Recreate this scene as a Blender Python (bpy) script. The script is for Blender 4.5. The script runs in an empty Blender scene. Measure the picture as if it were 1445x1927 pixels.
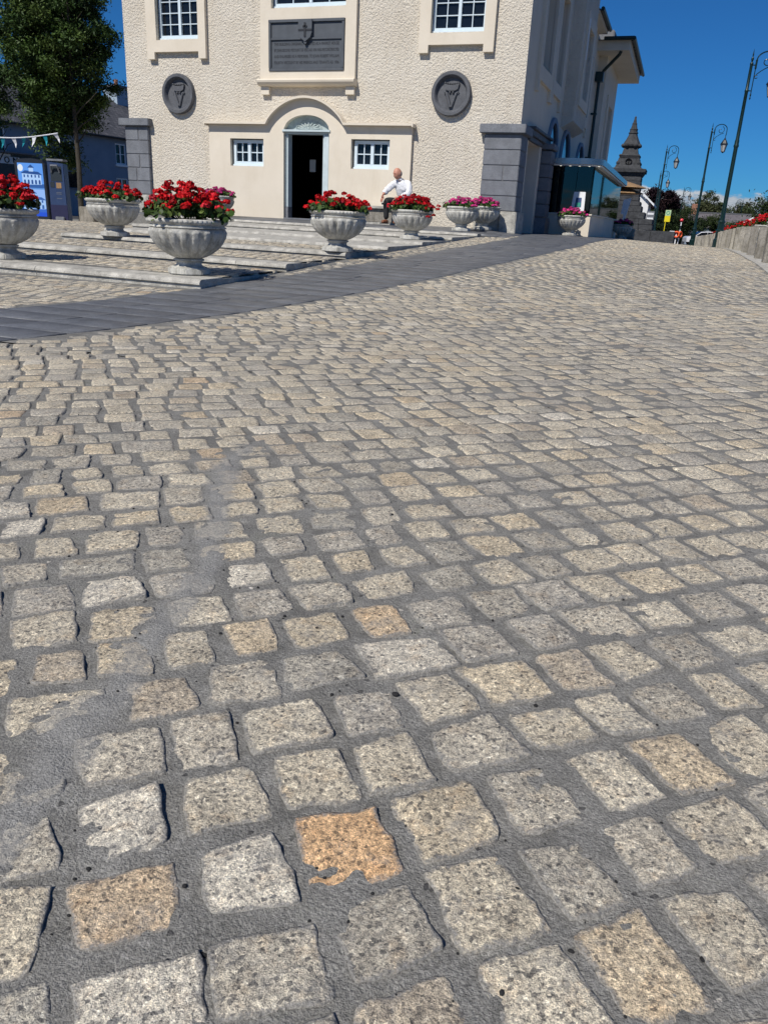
import bpy, bmesh, math, random
import numpy as np
from mathutils import Vector, Matrix
random.seed(7); np.random.seed(7)
R = math.radians
scene = bpy.context.scene
# ---------------------------------------------------------------- camera
EYE = 0.70
cam_data = bpy.data.cameras.new('camera')
cam_data.sensor_fit = 'VERTICAL'; cam_data.sensor_height = 24.0
cam_data.lens = 24.0 * 1456.0 / 1927.0
cam_data.clip_start = 0.05; cam_data.clip_end = 3000
cam = bpy.data.objects.new('camera', cam_data); scene.collection.objects.link(cam)
_yaw, _pitch, _roll = R(18.75), R(20.8), R(2.86)
_f = Vector((-math.sin(_yaw)*math.cos(_pitch), math.cos(_yaw)*math.cos(_pitch), -math.sin(_pitch)))
_r = Vector((math.cos(_yaw), math.sin(_yaw), 0)); _u = _r.cross(_f)
_r2 = _r*math.cos(_roll) + _u*math.sin(_roll); _u2 = _u*math.cos(_roll) - _r*math.sin(_roll)
cam.matrix_world = Matrix(((_r2.x, _u2.x, -_f.x, 0), (_r2.y, _u2.y, -_f.y, 0), (_r2.z, _u2.z, -_f.z, EYE), (0, 0, 0, 1)))
scene.camera = cam
# ---------------------------------------------------------------- light
SUN_EL, SUN_AZ = R(48), R(196)          # azimuth clockwise from +Y: behind the camera and a little to its left
sl = bpy.data.lights.new('sun', 'SUN'); sl.energy = 4.6; sl.angle = R(0.5); sl.color = (1.0, 0.95, 0.87)
sun = bpy.data.objects.new('sun', sl); scene.collection.objects.link(sun)
sdir = Vector((math.sin(SUN_AZ)*math.cos(SUN_EL), math.cos(SUN_AZ)*math.cos(SUN_EL), math.sin(SUN_EL)))
sun.rotation_euler = sdir.to_track_quat('Z', 'Y').to_euler(); sun.location = (0, 0, 60)
world = bpy.data.worlds.new('World'); scene.world = world; world.use_nodes = True
wn = world.node_tree.nodes; wl = world.node_tree.links; wn.clear()
wout = wn.new('ShaderNodeOutputWorld'); wbg = wn.new('ShaderNodeBackground'); wl.new(wbg.outputs[0], wout.inputs[0])
sky = wn.new('ShaderNodeTexSky'); sky.sky_type = 'NISHITA'; sky.sun_disc = False
sky.sun_elevation = SUN_EL; sky.sun_rotation = SUN_AZ
sky.air_density = 1.0; sky.dust_density = 0.35; sky.ozone_density = 5.0; sky.altitude = 1500
wbg.inputs['Strength'].default_value = 0.054
def wmath(op, a, b=None):
    n = wn.new('ShaderNodeMath'); n.operation = op
    for i, v in enumerate((a, b)):
        if v is None: continue
        if isinstance(v, (int, float)): n.inputs[i].default_value = v
        else: wl.new(v, n.inputs[i])
    return n.outputs[0]
def wsmooth(v, a, b, lo=0.0, hi=1.0):
    n = wn.new('ShaderNodeMapRange'); n.interpolation_type = 'SMOOTHSTEP'
    wl.new(v, n.inputs[0]); n.inputs[1].default_value = a; n.inputs[2].default_value = b
    n.inputs[3].default_value = lo; n.inputs[4].default_value = hi
    return n.outputs[0]
tc = wn.new('ShaderNodeTexCoord')
sep = wn.new('ShaderNodeSeparateXYZ'); wl.new(tc.outputs['Generated'], sep.inputs[0])
az = wmath('ARCTAN2', sep.outputs[0], sep.outputs[1]); el = sep.outputs[2]
comb = wn.new('ShaderNodeCombineXYZ')
wl.new(wmath('MULTIPLY', az, 16.0), comb.inputs[0]); wl.new(wmath('MULTIPLY', el, 44.0), comb.inputs[1]); comb.inputs[2].default_value = 4.2
nz = wn.new('ShaderNodeTexNoise'); nz.inputs['Scale'].default_value = 1.0; nz.inputs['Detail'].default_value = 8; nz.inputs['Roughness'].default_value = 0.62
wl.new(comb.outputs[0], nz.inputs['Vector'])
band = wmath('ADD', nz.outputs['Fac'], wsmooth(el, 0.026, 0.066, 0.15, -0.30))
mask = wsmooth(band, 0.5, 0.60)
wisp = wmath('MULTIPLY', wsmooth(wmath('ADD', nz.outputs['Fac'], wsmooth(el, 0.04, 0.11, -0.02, -0.22)), 0.56, 0.66), 0.32)
mask2 = wmath('MAXIMUM', mask, wisp)
shade = wn.new('ShaderNodeValToRGB'); shade.color_ramp.elements[0].position = 0.45; shade.color_ramp.elements[1].position = 0.72
shade.color_ramp.elements[0].color = (5.2, 6.2, 7.6, 1); shade.color_ramp.elements[1].color = (12, 12.6, 13.2, 1)
wl.new(nz.outputs['Fac'], shade.inputs[0])
tint = wn.new('ShaderNodeMix'); tint.data_type = 'RGBA'; tint.blend_type = 'MULTIPLY'; tint.inputs['Factor'].default_value = 1.0
wl.new(sky.outputs[0], tint.inputs['A']); tint.inputs['B'].default_value = (0.25, 0.80, 1.32, 1)
cm = wn.new('ShaderNodeMix'); cm.data_type = 'RGBA'; wl.new(mask2, cm.inputs['Factor'])
wl.new(tint.outputs['Result'], cm.inputs['A']); wl.new(shade.outputs[0], cm.inputs['B']); wl.new(cm.outputs['Result'], wbg.inputs[0])
scene.view_settings.view_transform = 'Standard'; scene.view_settings.look = 'None'
scene.view_settings.exposure = 0.0; scene.view_settings.gamma = 1.0
# ---------------------------------------------------------------- materials
class NT:
    def __init__(s, name):
        s.m = bpy.data.materials.new(name); s.m.use_nodes = True
        s.n = s.m.node_tree.nodes; s.l = s.m.node_tree.links; s.b = s.n['Principled BSDF']
        s.tc = None
    def coord(s, kind='Object', scale=None):
        if s.tc is None: s.tc = s.n.new('ShaderNodeTexCoord')
        o = s.tc.outputs[kind]
        if scale is None: return o
        mp = s.n.new('ShaderNodeMapping'); s.l.new(o, mp.inputs[0]); mp.inputs['Scale'].default_value = scale
        return mp.outputs[0]
    def noise(s, scale, detail=3, rough=0.55, vec=None, out='Fac', dist=0):
        t = s.n.new('ShaderNodeTexNoise'); s.l.new(vec or s.coord(), t.inputs['Vector'])
        t.inputs['Scale'].default_value = scale; t.inputs['Detail'].default_value = detail; t.inputs['Roughness'].default_value = rough
        t.inputs['Distortion'].default_value = dist
        return t.outputs[out]
    def voro(s, scale, vec=None, out='Color', feature='F1', rnd=1.0):
        t = s.n.new('ShaderNodeTexVoronoi'); t.feature = feature; s.l.new(vec or s.coord(), t.inputs['Vector'])
        t.inputs['Scale'].default_value = scale; t.inputs['Randomness'].default_value = rnd
        return t.outputs[out]
    def ramp(s, fac, stops, interp='LINEAR'):
        t = s.n.new('ShaderNodeValToRGB'); t.color_ramp.interpolation = interp; e = t.color_ramp.elements
        while len(e) < len(stops): e.new(0.5)
        for i, (p, c) in enumerate(stops):
            e[i].position = p; e[i].color = (*c, 1) if len(c) == 3 else c
        s.l.new(fac, t.inputs[0]); return t.outputs[0]
    def mix(s, f, a, b, blend='MIX'):
        t = s.n.new('ShaderNodeMix'); t.data_type = 'RGBA'; t.blend_type = blend
        for v, k in ((f, 'Factor'), (a, 'A'), (b, 'B')):
            if isinstance(v, (int, float)): t.inputs[k].default_value = v
            elif isinstance(v, tuple): t.inputs[k].default_value = (*v, 1)
            else: s.l.new(v, t.inputs[k])
        return t.outputs['Result']
    def math(s, op, a, b=None):
        t = s.n.new('ShaderNodeMath'); t.operation = op
        for i, v in enumerate((a, b)):
            if v is None: continue
            if isinstance(v, (int, float)): t.inputs[i].default_value = v
            else: s.l.new(v, t.inputs[i])
        return t.outputs[0]
    def attr(s, name):
        t = s.n.new('ShaderNodeAttribute'); t.attribute_name = name; return t.outputs['Color']
    def bump(s, h, strength=0.5, dist=0.01):
        t = s.n.new('ShaderNodeBump'); t.inputs['Strength'].default_value = strength; t.inputs['Distance'].default_value = dist
        s.l.new(h, t.inputs['Height']); s.l.new(t.outputs[0], s.b.inputs['Normal']); return t
    def col(s, c):
        if isinstance(c, tuple): s.b.inputs['Base Color'].default_value = (*c, 1)
        else: s.l.new(c, s.b.inputs['Base Color'])
    def rough(s, r, spec=None, metal=None):
        if isinstance(r, (int, float)): s.b.inputs['Roughness'].default_value = r
        else: s.l.new(r, s.b.inputs['Roughness'])
        if spec is not None: s.b.inputs['Specular IOR Level'].default_value = spec
        if metal is not None: s.b.inputs['Metallic'].default_value = metal
def varied(name, c, amt=0.2, scale=3.0, rough=0.8, bscale=40, bstr=0.25, bdist=0.004, spec=0.3, metal=0, fine=None):
    t = NT(name); lo = tuple(v*(1-amt) for v in c); hi = tuple(min(1, v*(1+amt)) for v in c)
    k = t.ramp(t.noise(scale, 5, 0.65), [(0.3, lo), (0.7, hi)])
    if fine: k = t.mix(0.6, k, t.ramp(t.noise(fine, 2, 0.7), [(0.3, (0.55,)*3), (0.7, (1.35,)*3)]), 'MULTIPLY')
    t.col(k); t.rough(rough, spec, metal)
    if bstr: t.bump(t.noise(bscale, 4, 0.6), bstr, bdist)
    return t.m
M = {}
# granite setts: every sett has its own tint in the vertex attribute, speckled with mica, feldspar and quartz
t = NT('granite_sett')
cell = t.voro(210); cell2 = t.voro(620)
grain = t.ramp(t.math('ADD', t.math('MULTIPLY', t.noise(120, 5, 0.95), 0.55), t.math('MULTIPLY', t.noise(380, 3, 1.0), 0.45)), [(0.38, (0.10, 0.10, 0.12)), (0.44, (0.46, 0.45, 0.44)), (0.5, (1.02, 1.0, 0.93)), (0.56, (1.55, 1.48, 1.32)), (0.64, (2.4, 2.4, 2.3))])
sp = NT.ramp(t, t.math('MULTIPLY', cell, 1.0), [(0.0, (0.13, 0.13, 0.15)), (0.17, (0.22, 0.22, 0.24)), (0.22, (0.85, 0.83, 0.8)), (0.6, (1.05, 1.0, 0.93)), (0.85, (1.35, 1.3, 1.2)), (0.95, (1.8, 1.8, 1.75))])
base = t.mix(1.0, t.attr('tint'), grain, 'MULTIPLY')
base = t.mix(0.75, base, sp, 'MULTIPLY')
stain = t.ramp(t.noise(24, 4, 0.7), [(0.54, (1, 1, 1)), (0.72, (1.1, 0.88, 0.66))])
base = t.mix(0.4, base, stain, 'MULTIPLY')
grime = t.ramp(t.noise(9, 5, 0.7), [(0.36, (0.62, 0.62, 0.63)), (0.55, (1, 1, 1))])
base = t.mix(0.7, base, grime, 'MULTIPLY')
# smears of cement lying over the stones beside the worn joint on the left
sx_ = t.n.new('ShaderNodeSeparateColor'); t.l.new(t.attr('smear'), sx_.inputs[0])
dust = t.ramp(t.math('ADD', t.math('MULTIPLY', sx_.outputs[0], 0.5), t.math('MULTIPLY', t.noise(38, 6, 0.8), 0.62)), [(0.50, (0,)*3), (0.62, (0.62,)*3)])
film = t.ramp(t.noise(13, 6, 0.8), [(0.52, (0,)*3), (0.66, (0.45,)*3)])
base = t.mix(film, base, (0.27, 0.265, 0.255))
base = t.mix(dust, base, (0.26, 0.26, 0.255))
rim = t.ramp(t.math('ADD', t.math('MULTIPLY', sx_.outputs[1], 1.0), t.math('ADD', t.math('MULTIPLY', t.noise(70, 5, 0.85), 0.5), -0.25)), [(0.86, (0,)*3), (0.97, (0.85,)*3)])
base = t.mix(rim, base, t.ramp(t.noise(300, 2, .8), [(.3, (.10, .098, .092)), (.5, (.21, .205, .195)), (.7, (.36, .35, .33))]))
t.col(base); t.rough(0.62, 0.35)
t.bump(t.math('ADD', t.math('MULTIPLY', t.noise(60, 5, 0.75), 1.0), t.math('MULTIPLY', t.noise(260, 2, 0.8), 0.35)), 0.75, 0.008)
M['sett'] = t.m
t = NT('cement_mortar')
k = t.ramp(t.noise(11, 8, 0.8), [(0.3, (0.125, 0.122, 0.113)), (0.5, (0.192, 0.187, 0.174)), (0.7, (0.295, 0.288, 0.268))])
k = t.mix(0.8, k, t.ramp(t.noise(230, 3, 0.8), [(0.3, (0.5,)*3), (0.5, (1.0,)*3), (0.68, (1.7,)*3)]), 'MULTIPLY')
k = t.mix(1.0, k, t.ramp(t.voro(140), [(0.0, (0.35, 0.35, 0.38)), (0.07, (0.4, 0.4, 0.42)), (0.09, (1, 1, 1)), (0.955, (1, 1, 1)), (0.97, (2.4, 2.3, 2.2))]), 'MULTIPLY')
k = t.mix(t.ramp(t.noise(5.5, 7, .8), [(.56, (0,)*3), (.68, (.55,)*3)]), k, (.075, .078, .052))
k = t.mix(t.ramp(t.noise(3.1, 6, .75), [(.52, (0,)*3), (.62, (.4,)*3)]), k, (.085, .083, .078))
k = t.mix(t.ramp(t.math('MULTIPLY', t.attr('smear'), t.math('ADD', t.noise(26, 7, .9), .1)), [(.26, (0,)*3), (.48, (.75,)*3)]), k, t.mix(1.0, (.27, .266, .255), t.ramp(t.noise(230, 3, .8), [(.3, (.6,)*3), (.7, (1.35,)*3)]), 'MULTIPLY'))
t.col(k); t.rough(0.9, 0.2)
t.bump(t.math('ADD', t.math('MULTIPLY', t.noise(45, 5, 0.7), 0.7), t.noise(240, 2, 0.7)), 0.7, 0.006)
M['mortar'] = t.m
def attr_mat(name, rough=0.75, scale=18, amt=(0.75, 1.25), bump=(50, 0.3, 0.004), spec=0.3, fine=None):
    t = NT(name); k = t.mix(1.0, t.attr('tint'), t.ramp(t.noise(scale, 5, 0.65), [(0.3, (amt[0],)*3), (0.7, (amt[1],)*3)]), 'MULTIPLY')
    if fine: k = t.mix(0.8, k, t.ramp(t.noise(fine, 2, 0.8), [(0.3, (0.5,)*3), (0.7, (1.5,)*3)]), 'MULTIPLY')
    t.col(k); t.rough(rough, spec)
    if bump: t.bump(t.noise(bump[0], 4, 0.65), bump[1], bump[2])
    return t.m
M['slate'] = attr_mat('slate_paving', 0.5, 6, (0.75, 1.3), (90, 0.25, 0.002), 0.4, fine=120)
M['leaf'] = attr_mat('leaf', 0.55, 30, (0.8, 1.2), None, 0.25)
_l = M['leaf'].node_tree.nodes['Principled BSDF']
M['far_leaf'] = attr_mat('distant_leaf', 0.8, 3, (0.7, 1.25), None, 0.1)
M['petal'] = attr_mat('petal', 0.6, 60, (0.8, 1.2), None, 0.15)
M['step'] = varied('step_granite', (0.42, 0.405, 0.365), 0.4, 7, 0.85, 40, 0.9, 0.014, fine=120)
M['post'] = varied('post_granite', (0.36, 0.33, 0.29), 0.3, 4, 0.85, 50, 0.6, 0.01, fine=150)
def random_offset(t):
    oi = t.n.new('ShaderNodeObjectInfo'); v = t.n.new('ShaderNodeVectorMath'); v.operation = 'SCALE'; v.inputs[0].default_value = (37, 53, 29); t.l.new(oi.outputs['Random'], v.inputs['Scale'])
    a = t.n.new('ShaderNodeVectorMath'); a.operation = 'ADD'; t.l.new(t.coord(), a.inputs[0]); t.l.new(v.outputs[0], a.inputs[1]); return a.outputs[0], oi.outputs['Random']
def stone(name, c, scale, drip, bump, var=.12):
    t = NT(name); vec, rnd = random_offset(t)
    mp = t.n.new('ShaderNodeMapping'); t.l.new(vec, mp.inputs[0]); mp.inputs['Scale'].default_value = (1, 1, .22)
    k = t.ramp(t.noise(scale, 6, .72, vec=vec), [(.28, tuple(v*.62 for v in c)), (.5, c), (.72, tuple(min(1, v*1.3) for v in c))])
    k = t.mix(drip, k, t.ramp(t.noise(11, 5, .7, vec=mp.outputs[0]), [(.38, (.42, .41, .36)), (.52, (1, 1, 1))]), 'MULTIPLY')
    k = t.mix(.55, k, t.ramp(t.noise(90, 2, .8, vec=vec), [(.3, (.6,)*3), (.7, (1.35,)*3)]), 'MULTIPLY')
    k = t.mix(1.0, k, t.ramp(rnd, [(0, (1-var,)*3), (1, (1+var, 1+var, 1+var*.8))]), 'MULTIPLY')
    t.col(k); t.rough(.85, .25); t.bump(t.noise(bump[0], 5, .7, vec=vec), bump[1], bump[2]); return t.m
M['urn'] = stone('cast_stone', (.52, .51, .475), 8, .5, (110, .45, .005))
M['post'] = stone('post_granite', (.34, .315, .275), 6, .6, (30, .9, .02), .2)
M['soil'] = varied('soil', (0.04, 0.03, 0.02), 0.3, 30, 1.0, 60, 0.8, 0.01)
# roughcast: thrown render with lumps a few centimetres across
t = NT('roughcast_render')
lump = t.math('ADD', t.math('MULTIPLY', t.noise(21, 5, 0.7, dist=0.2), 1.0), t.math('MULTIPLY', t.voro(31, out='Distance', feature='SMOOTH_F1'), -0.35))
t.col(t.mix(0.9, t.ramp(t.noise(0.8, 4, 0.6), [(0.35, (0.70, 0.635, 0.53)), (0.65, (0.77, 0.71, 0.605))]), t.ramp(t.noise(6, 6, 0.7), [(0.3, (0.9, 0.88, 0.86)), (0.5, (1, 1, 1))]), 'MULTIPLY')); t.rough(0.9, 0.15)
stk = t.ramp(t.noise(1.0, 6, 0.7, vec=t.coord('Object', (7, 7, .5))), [(0.36, (0.80, 0.77, 0.72)), (0.5, (1, 1, 1))])
t.col(t.mix(0.22, t.b.inputs['Base Color'].links[0].from_socket, stk, 'MULTIPLY'))
t.bump(lump, 1.0, 0.05)
M['roughcast'] = t.m
t = NT('smooth_render')
k = t.ramp(t.noise(1.5, 5, .6), [(.3, (.67, .60, .49)), (.7, (.73, .66, .55))])
k = t.mix(.22, k, t.ramp(t.noise(1.0, 6, 0.72, vec=t.coord('Object', (3, 3, .9))), [(0.34, (0.80, 0.77, 0.72)), (0.5, (1, 1, 1))]), 'MULTIPLY')
t.col(k); t.rough(.85, .15); t.bump(t.noise(25, 4, .6), .25, .01); M['smooth'] = t.m
M['limestone'] = varied('blue_limestone', (0.175, 0.185, 0.205), 0.2, 4, 0.7, 35, 0.35, 0.006, 0.3, fine=60)
M['limestone_dark'] = varied('weathered_limestone', (0.105, 0.11, 0.122), 0.22, 6, 0.65, 40, 0.3, 0.005, 0.35, fine=70)
M['monument'] = varied('blackened_limestone', (0.058, 0.060, 0.064), 0.35, 2.5, 0.8, 14, 0.6, 0.02, 0.2, fine=9)
M['joint'] = varied('joint_mortar', (0.16, 0.16, 0.165), 0.1, 8, 0.9, 60, 0.3, 0.003)
M['plaque'] = varied('plaque_slate', (0.078, 0.088, 0.102), 0.15, 5, 0.55, 50, 0.2, 0.003, 0.4)
M['letter'] = varied('cut_letter', (0.03, 0.033, 0.04), 0.1, 5, 0.7, 50, 0.1, 0.001)
M['frame'] = varied('window_paint', (0.62, 0.72, 0.78), 0.05, 4, 0.45, 60, 0.05, 0.001, 0.45)
M['jamb'] = varied('painted_stone_jamb', (0.52, 0.60, 0.62), 0.12, 4, 0.6, 50, 0.2, 0.003, 0.3)
M['carved'] = varied('carved_stone', (0.4, 0.46, 0.45), 0.25, 9, 0.8, 60, 0.4, 0.004, 0.3)
def glossy(name, c, rough=0.05, spec=0.5, metal=0.0, coat=0.0):
    t = NT(name); t.col(t.mix(0.5, c, t.ramp(t.noise(2.5, 2), [(0.3, tuple(v*0.7 for v in c)), (0.7, tuple(v*1.3 for v in c))]))); t.rough(rough, spec, metal)
    if coat: t.b.inputs['Coat Weight'].default_value = coat
    return t.m
M['pane'] = glossy('window_glass', (0.008, 0.011, 0.016), 0.04, 0.35)
M['black'] = varied('dark_interior', (0.012, 0.012, 0.013), 0.2, 4, 0.9, 30, 0.1, 0.002, 0.1)
M['steel'] = glossy('brushed_steel', (0.34, 0.34, 0.35), 0.25, 0.5, 1.0)
M['green_iron'] = varied('green_painted_iron', (0.005, 0.022, 0.021), 0.2, 9, 0.35, 60, 0.15, 0.002, 0.5)
M['black_iron'] = varied('black_painted_iron', (0.008, 0.01, 0.011), 0.2, 9, 0.4, 60, 0.1, 0.002, 0.5)
M['lampglass'] = varied('frosted_lamp_glass', (0.42, 0.43, 0.43), 0.1, 9, 0.3, 60, 0.05, 0.001, 0.5)
M['bark'] = varied('bark', (0.055, 0.048, 0.038), 0.3, 9, 0.9, 30, 0.8, 0.02)
M['house_grey'] = varied('blue_grey_render', (0.235, 0.285, 0.35), 0.08, 1.2, 0.85, 30, 0.2, 0.004, 0.2)
M['house_white'] = varied('white_render', (0.75, 0.75, 0.74), 0.06, 1.2, 0.85, 30, 0.2, 0.004, 0.2)
M['white'] = varied('white_paint', (0.78, 0.79, 0.8), 0.04, 3, 0.4, 40, 0.05, 0.001, 0.45)
M['asphalt'] = varied('asphalt', (0.055, 0.055, 0.058), 0.2, 2, 0.9, 60, 0.5, 0.006, 0.2, fine=60)
t = NT('roof_slate'); bt = t.n.new('ShaderNodeTexBrick'); t.l.new(t.coord('UV'), bt.inputs['Vector'])
bt.inputs['Color1'].default_value = (0.06, 0.062, 0.072, 1); bt.inputs['Color2'].default_value = (0.11, 0.11, 0.12, 1); bt.inputs['Mortar'].default_value = (0.02, 0.02, 0.022, 1)
bt.inputs['Scale'].default_value = 1.0; bt.inputs['Brick Width'].default_value = 0.3; bt.inputs['Row Height'].default_value = 0.25; bt.inputs['Mortar Size'].default_value = 0.012
t.col(bt.outputs[0]); t.rough(0.7, 0.3); M['roof'] = t.m
M['roof_far'] = varied('aged_roof_slate', (0.12, 0.11, 0.12), 0.3, 1.5, 0.8, 10, 0.3, 0.02)
M['skin'] = varied('skin', (0.50, 0.235, 0.165), 0.12, 14, 0.5, 60, 0.2, 0.002, 0.4)
M['shirt'] = varied('white_cotton_shirt', (0.76, 0.77, 0.80), 0.04, 9, 0.8, 24, 0.7, 0.02, 0.2)
M['trouser'] = varied('charcoal_trousers', (0.03, 0.031, 0.032), 0.15, 12, 0.85, 30, 0.5, 0.01, 0.2)
M['leather'] = varied('tan_leather', (0.20, 0.075, 0.035), 0.2, 12, 0.4, 40, 0.2, 0.002, 0.5)
M['paper'] = varied('paper_cup', (0.7, 0.68, 0.62), 0.05, 12, 0.7, 40, 0.05, 0.001)
M['ink'] = varied('dark_ink', (0.02, 0.03, 0.04), 0.1, 12, 0.7, 40, 0.05, 0.001)
M['kiosk'] = varied('kiosk_navy', (0.028, 0.05, 0.12), 0.15, 5, 0.35, 40, 0.05, 0.001, 0.5)
M['kiosk_dark'] = varied('kiosk_charcoal', (0.02, 0.022, 0.028), 0.15, 5, 0.35, 40, 0.05, 0.001, 0.5)
M['blue_panel'] = varied('blue_panel', (0.035, 0.07, 0.19), 0.1, 4, 0.4, 40, 0.05, 0.001, 0.4)
M['teal_cloth'] = varied('teal_cloth', (0.02, 0.30, 0.38), 0.12, 9, 0.7, 60, 0.1, 0.002, 0.2)
M['white_cloth'] = varied('white_cloth', (0.75, 0.76, 0.8), 0.06, 9, 0.7, 60, 0.1, 0.002, 0.2)
M['tan_cloth'] = varied('tan_canvas', (0.30, 0.19, 0.10), 0.15, 5, 0.8, 60, 0.2, 0.002, 0.2)
M['yellow'] = varied('yellow_sign', (0.75, 0.62, 0.02), 0.05, 5, 0.4, 60, 0.05, 0.001, 0.4)
M['teal_sign'] = varied('green_sign', (0.03, 0.28, 0.20), 0.05, 5, 0.4, 60, 0.05, 0.001, 0.4)
M['orange'] = varied('orange_plastic', (0.85, 0.12, 0.03), 0.08, 9, 0.4, 60, 0.05, 0.001, 0.4)
M['beacon_red'] = varied('beacon_globe', (0.75, 0.06, 0.07), 0.1, 9, 0.25, 60, 0.05, 0.001, 0.5)
M['car_paint'] = glossy('white_car_paint', (0.75, 0.76, 0.78), 0.25, 0.5, 0, 1.0)
M['car_dark'] = glossy('dark_car_paint', (0.01, 0.02, 0.035), 0.2, 0.5, 0, 1.0)
M['tyre'] = varied('tyre_rubber', (0.02, 0.02, 0.021), 0.2, 12, 0.9, 40, 0.2, 0.002)
M['terracotta'] = varied('terracotta', (0.30, 0.15, 0.10), 0.2, 6, 0.8, 40, 0.2, 0.003)
M['glass_teal'] = None
t = NT('tinted_glazing'); t.n.remove(t.b)
gl = t.n.new('ShaderNodeBsdfGlossy'); gl.inputs['Roughness'].default_value = 0.02; gl.inputs['Color'].default_value = (0.52, 0.6, 0.6, 1)
tr = t.n.new('ShaderNodeBsdfTransparent'); tr.inputs['Color'].default_value = (0.30, 0.38, 0.37, 1)
fr = t.n.new('ShaderNodeFresnel'); fr.inputs['IOR'].default_value = 1.7
ms = t.n.new('ShaderNodeMixShader'); t.l.new(fr.outputs[0], ms.inputs[0]); t.l.new(tr.outputs[0], ms.inputs[1]); t.l.new(gl.outputs[0], ms.inputs[2])
t.l.new(ms.outputs[0], t.n['Material Output'].inputs[0]); M['glass_teal'] = t.m
def emis(name, c, s=1.0):
    t = NT(name); t.col((0.0, 0.0, 0.0)); t.b.inputs['Emission Color'].default_value = (*c, 1); t.b.inputs['Emission Strength'].default_value = s; t.rough(0.3); return t.m

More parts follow.
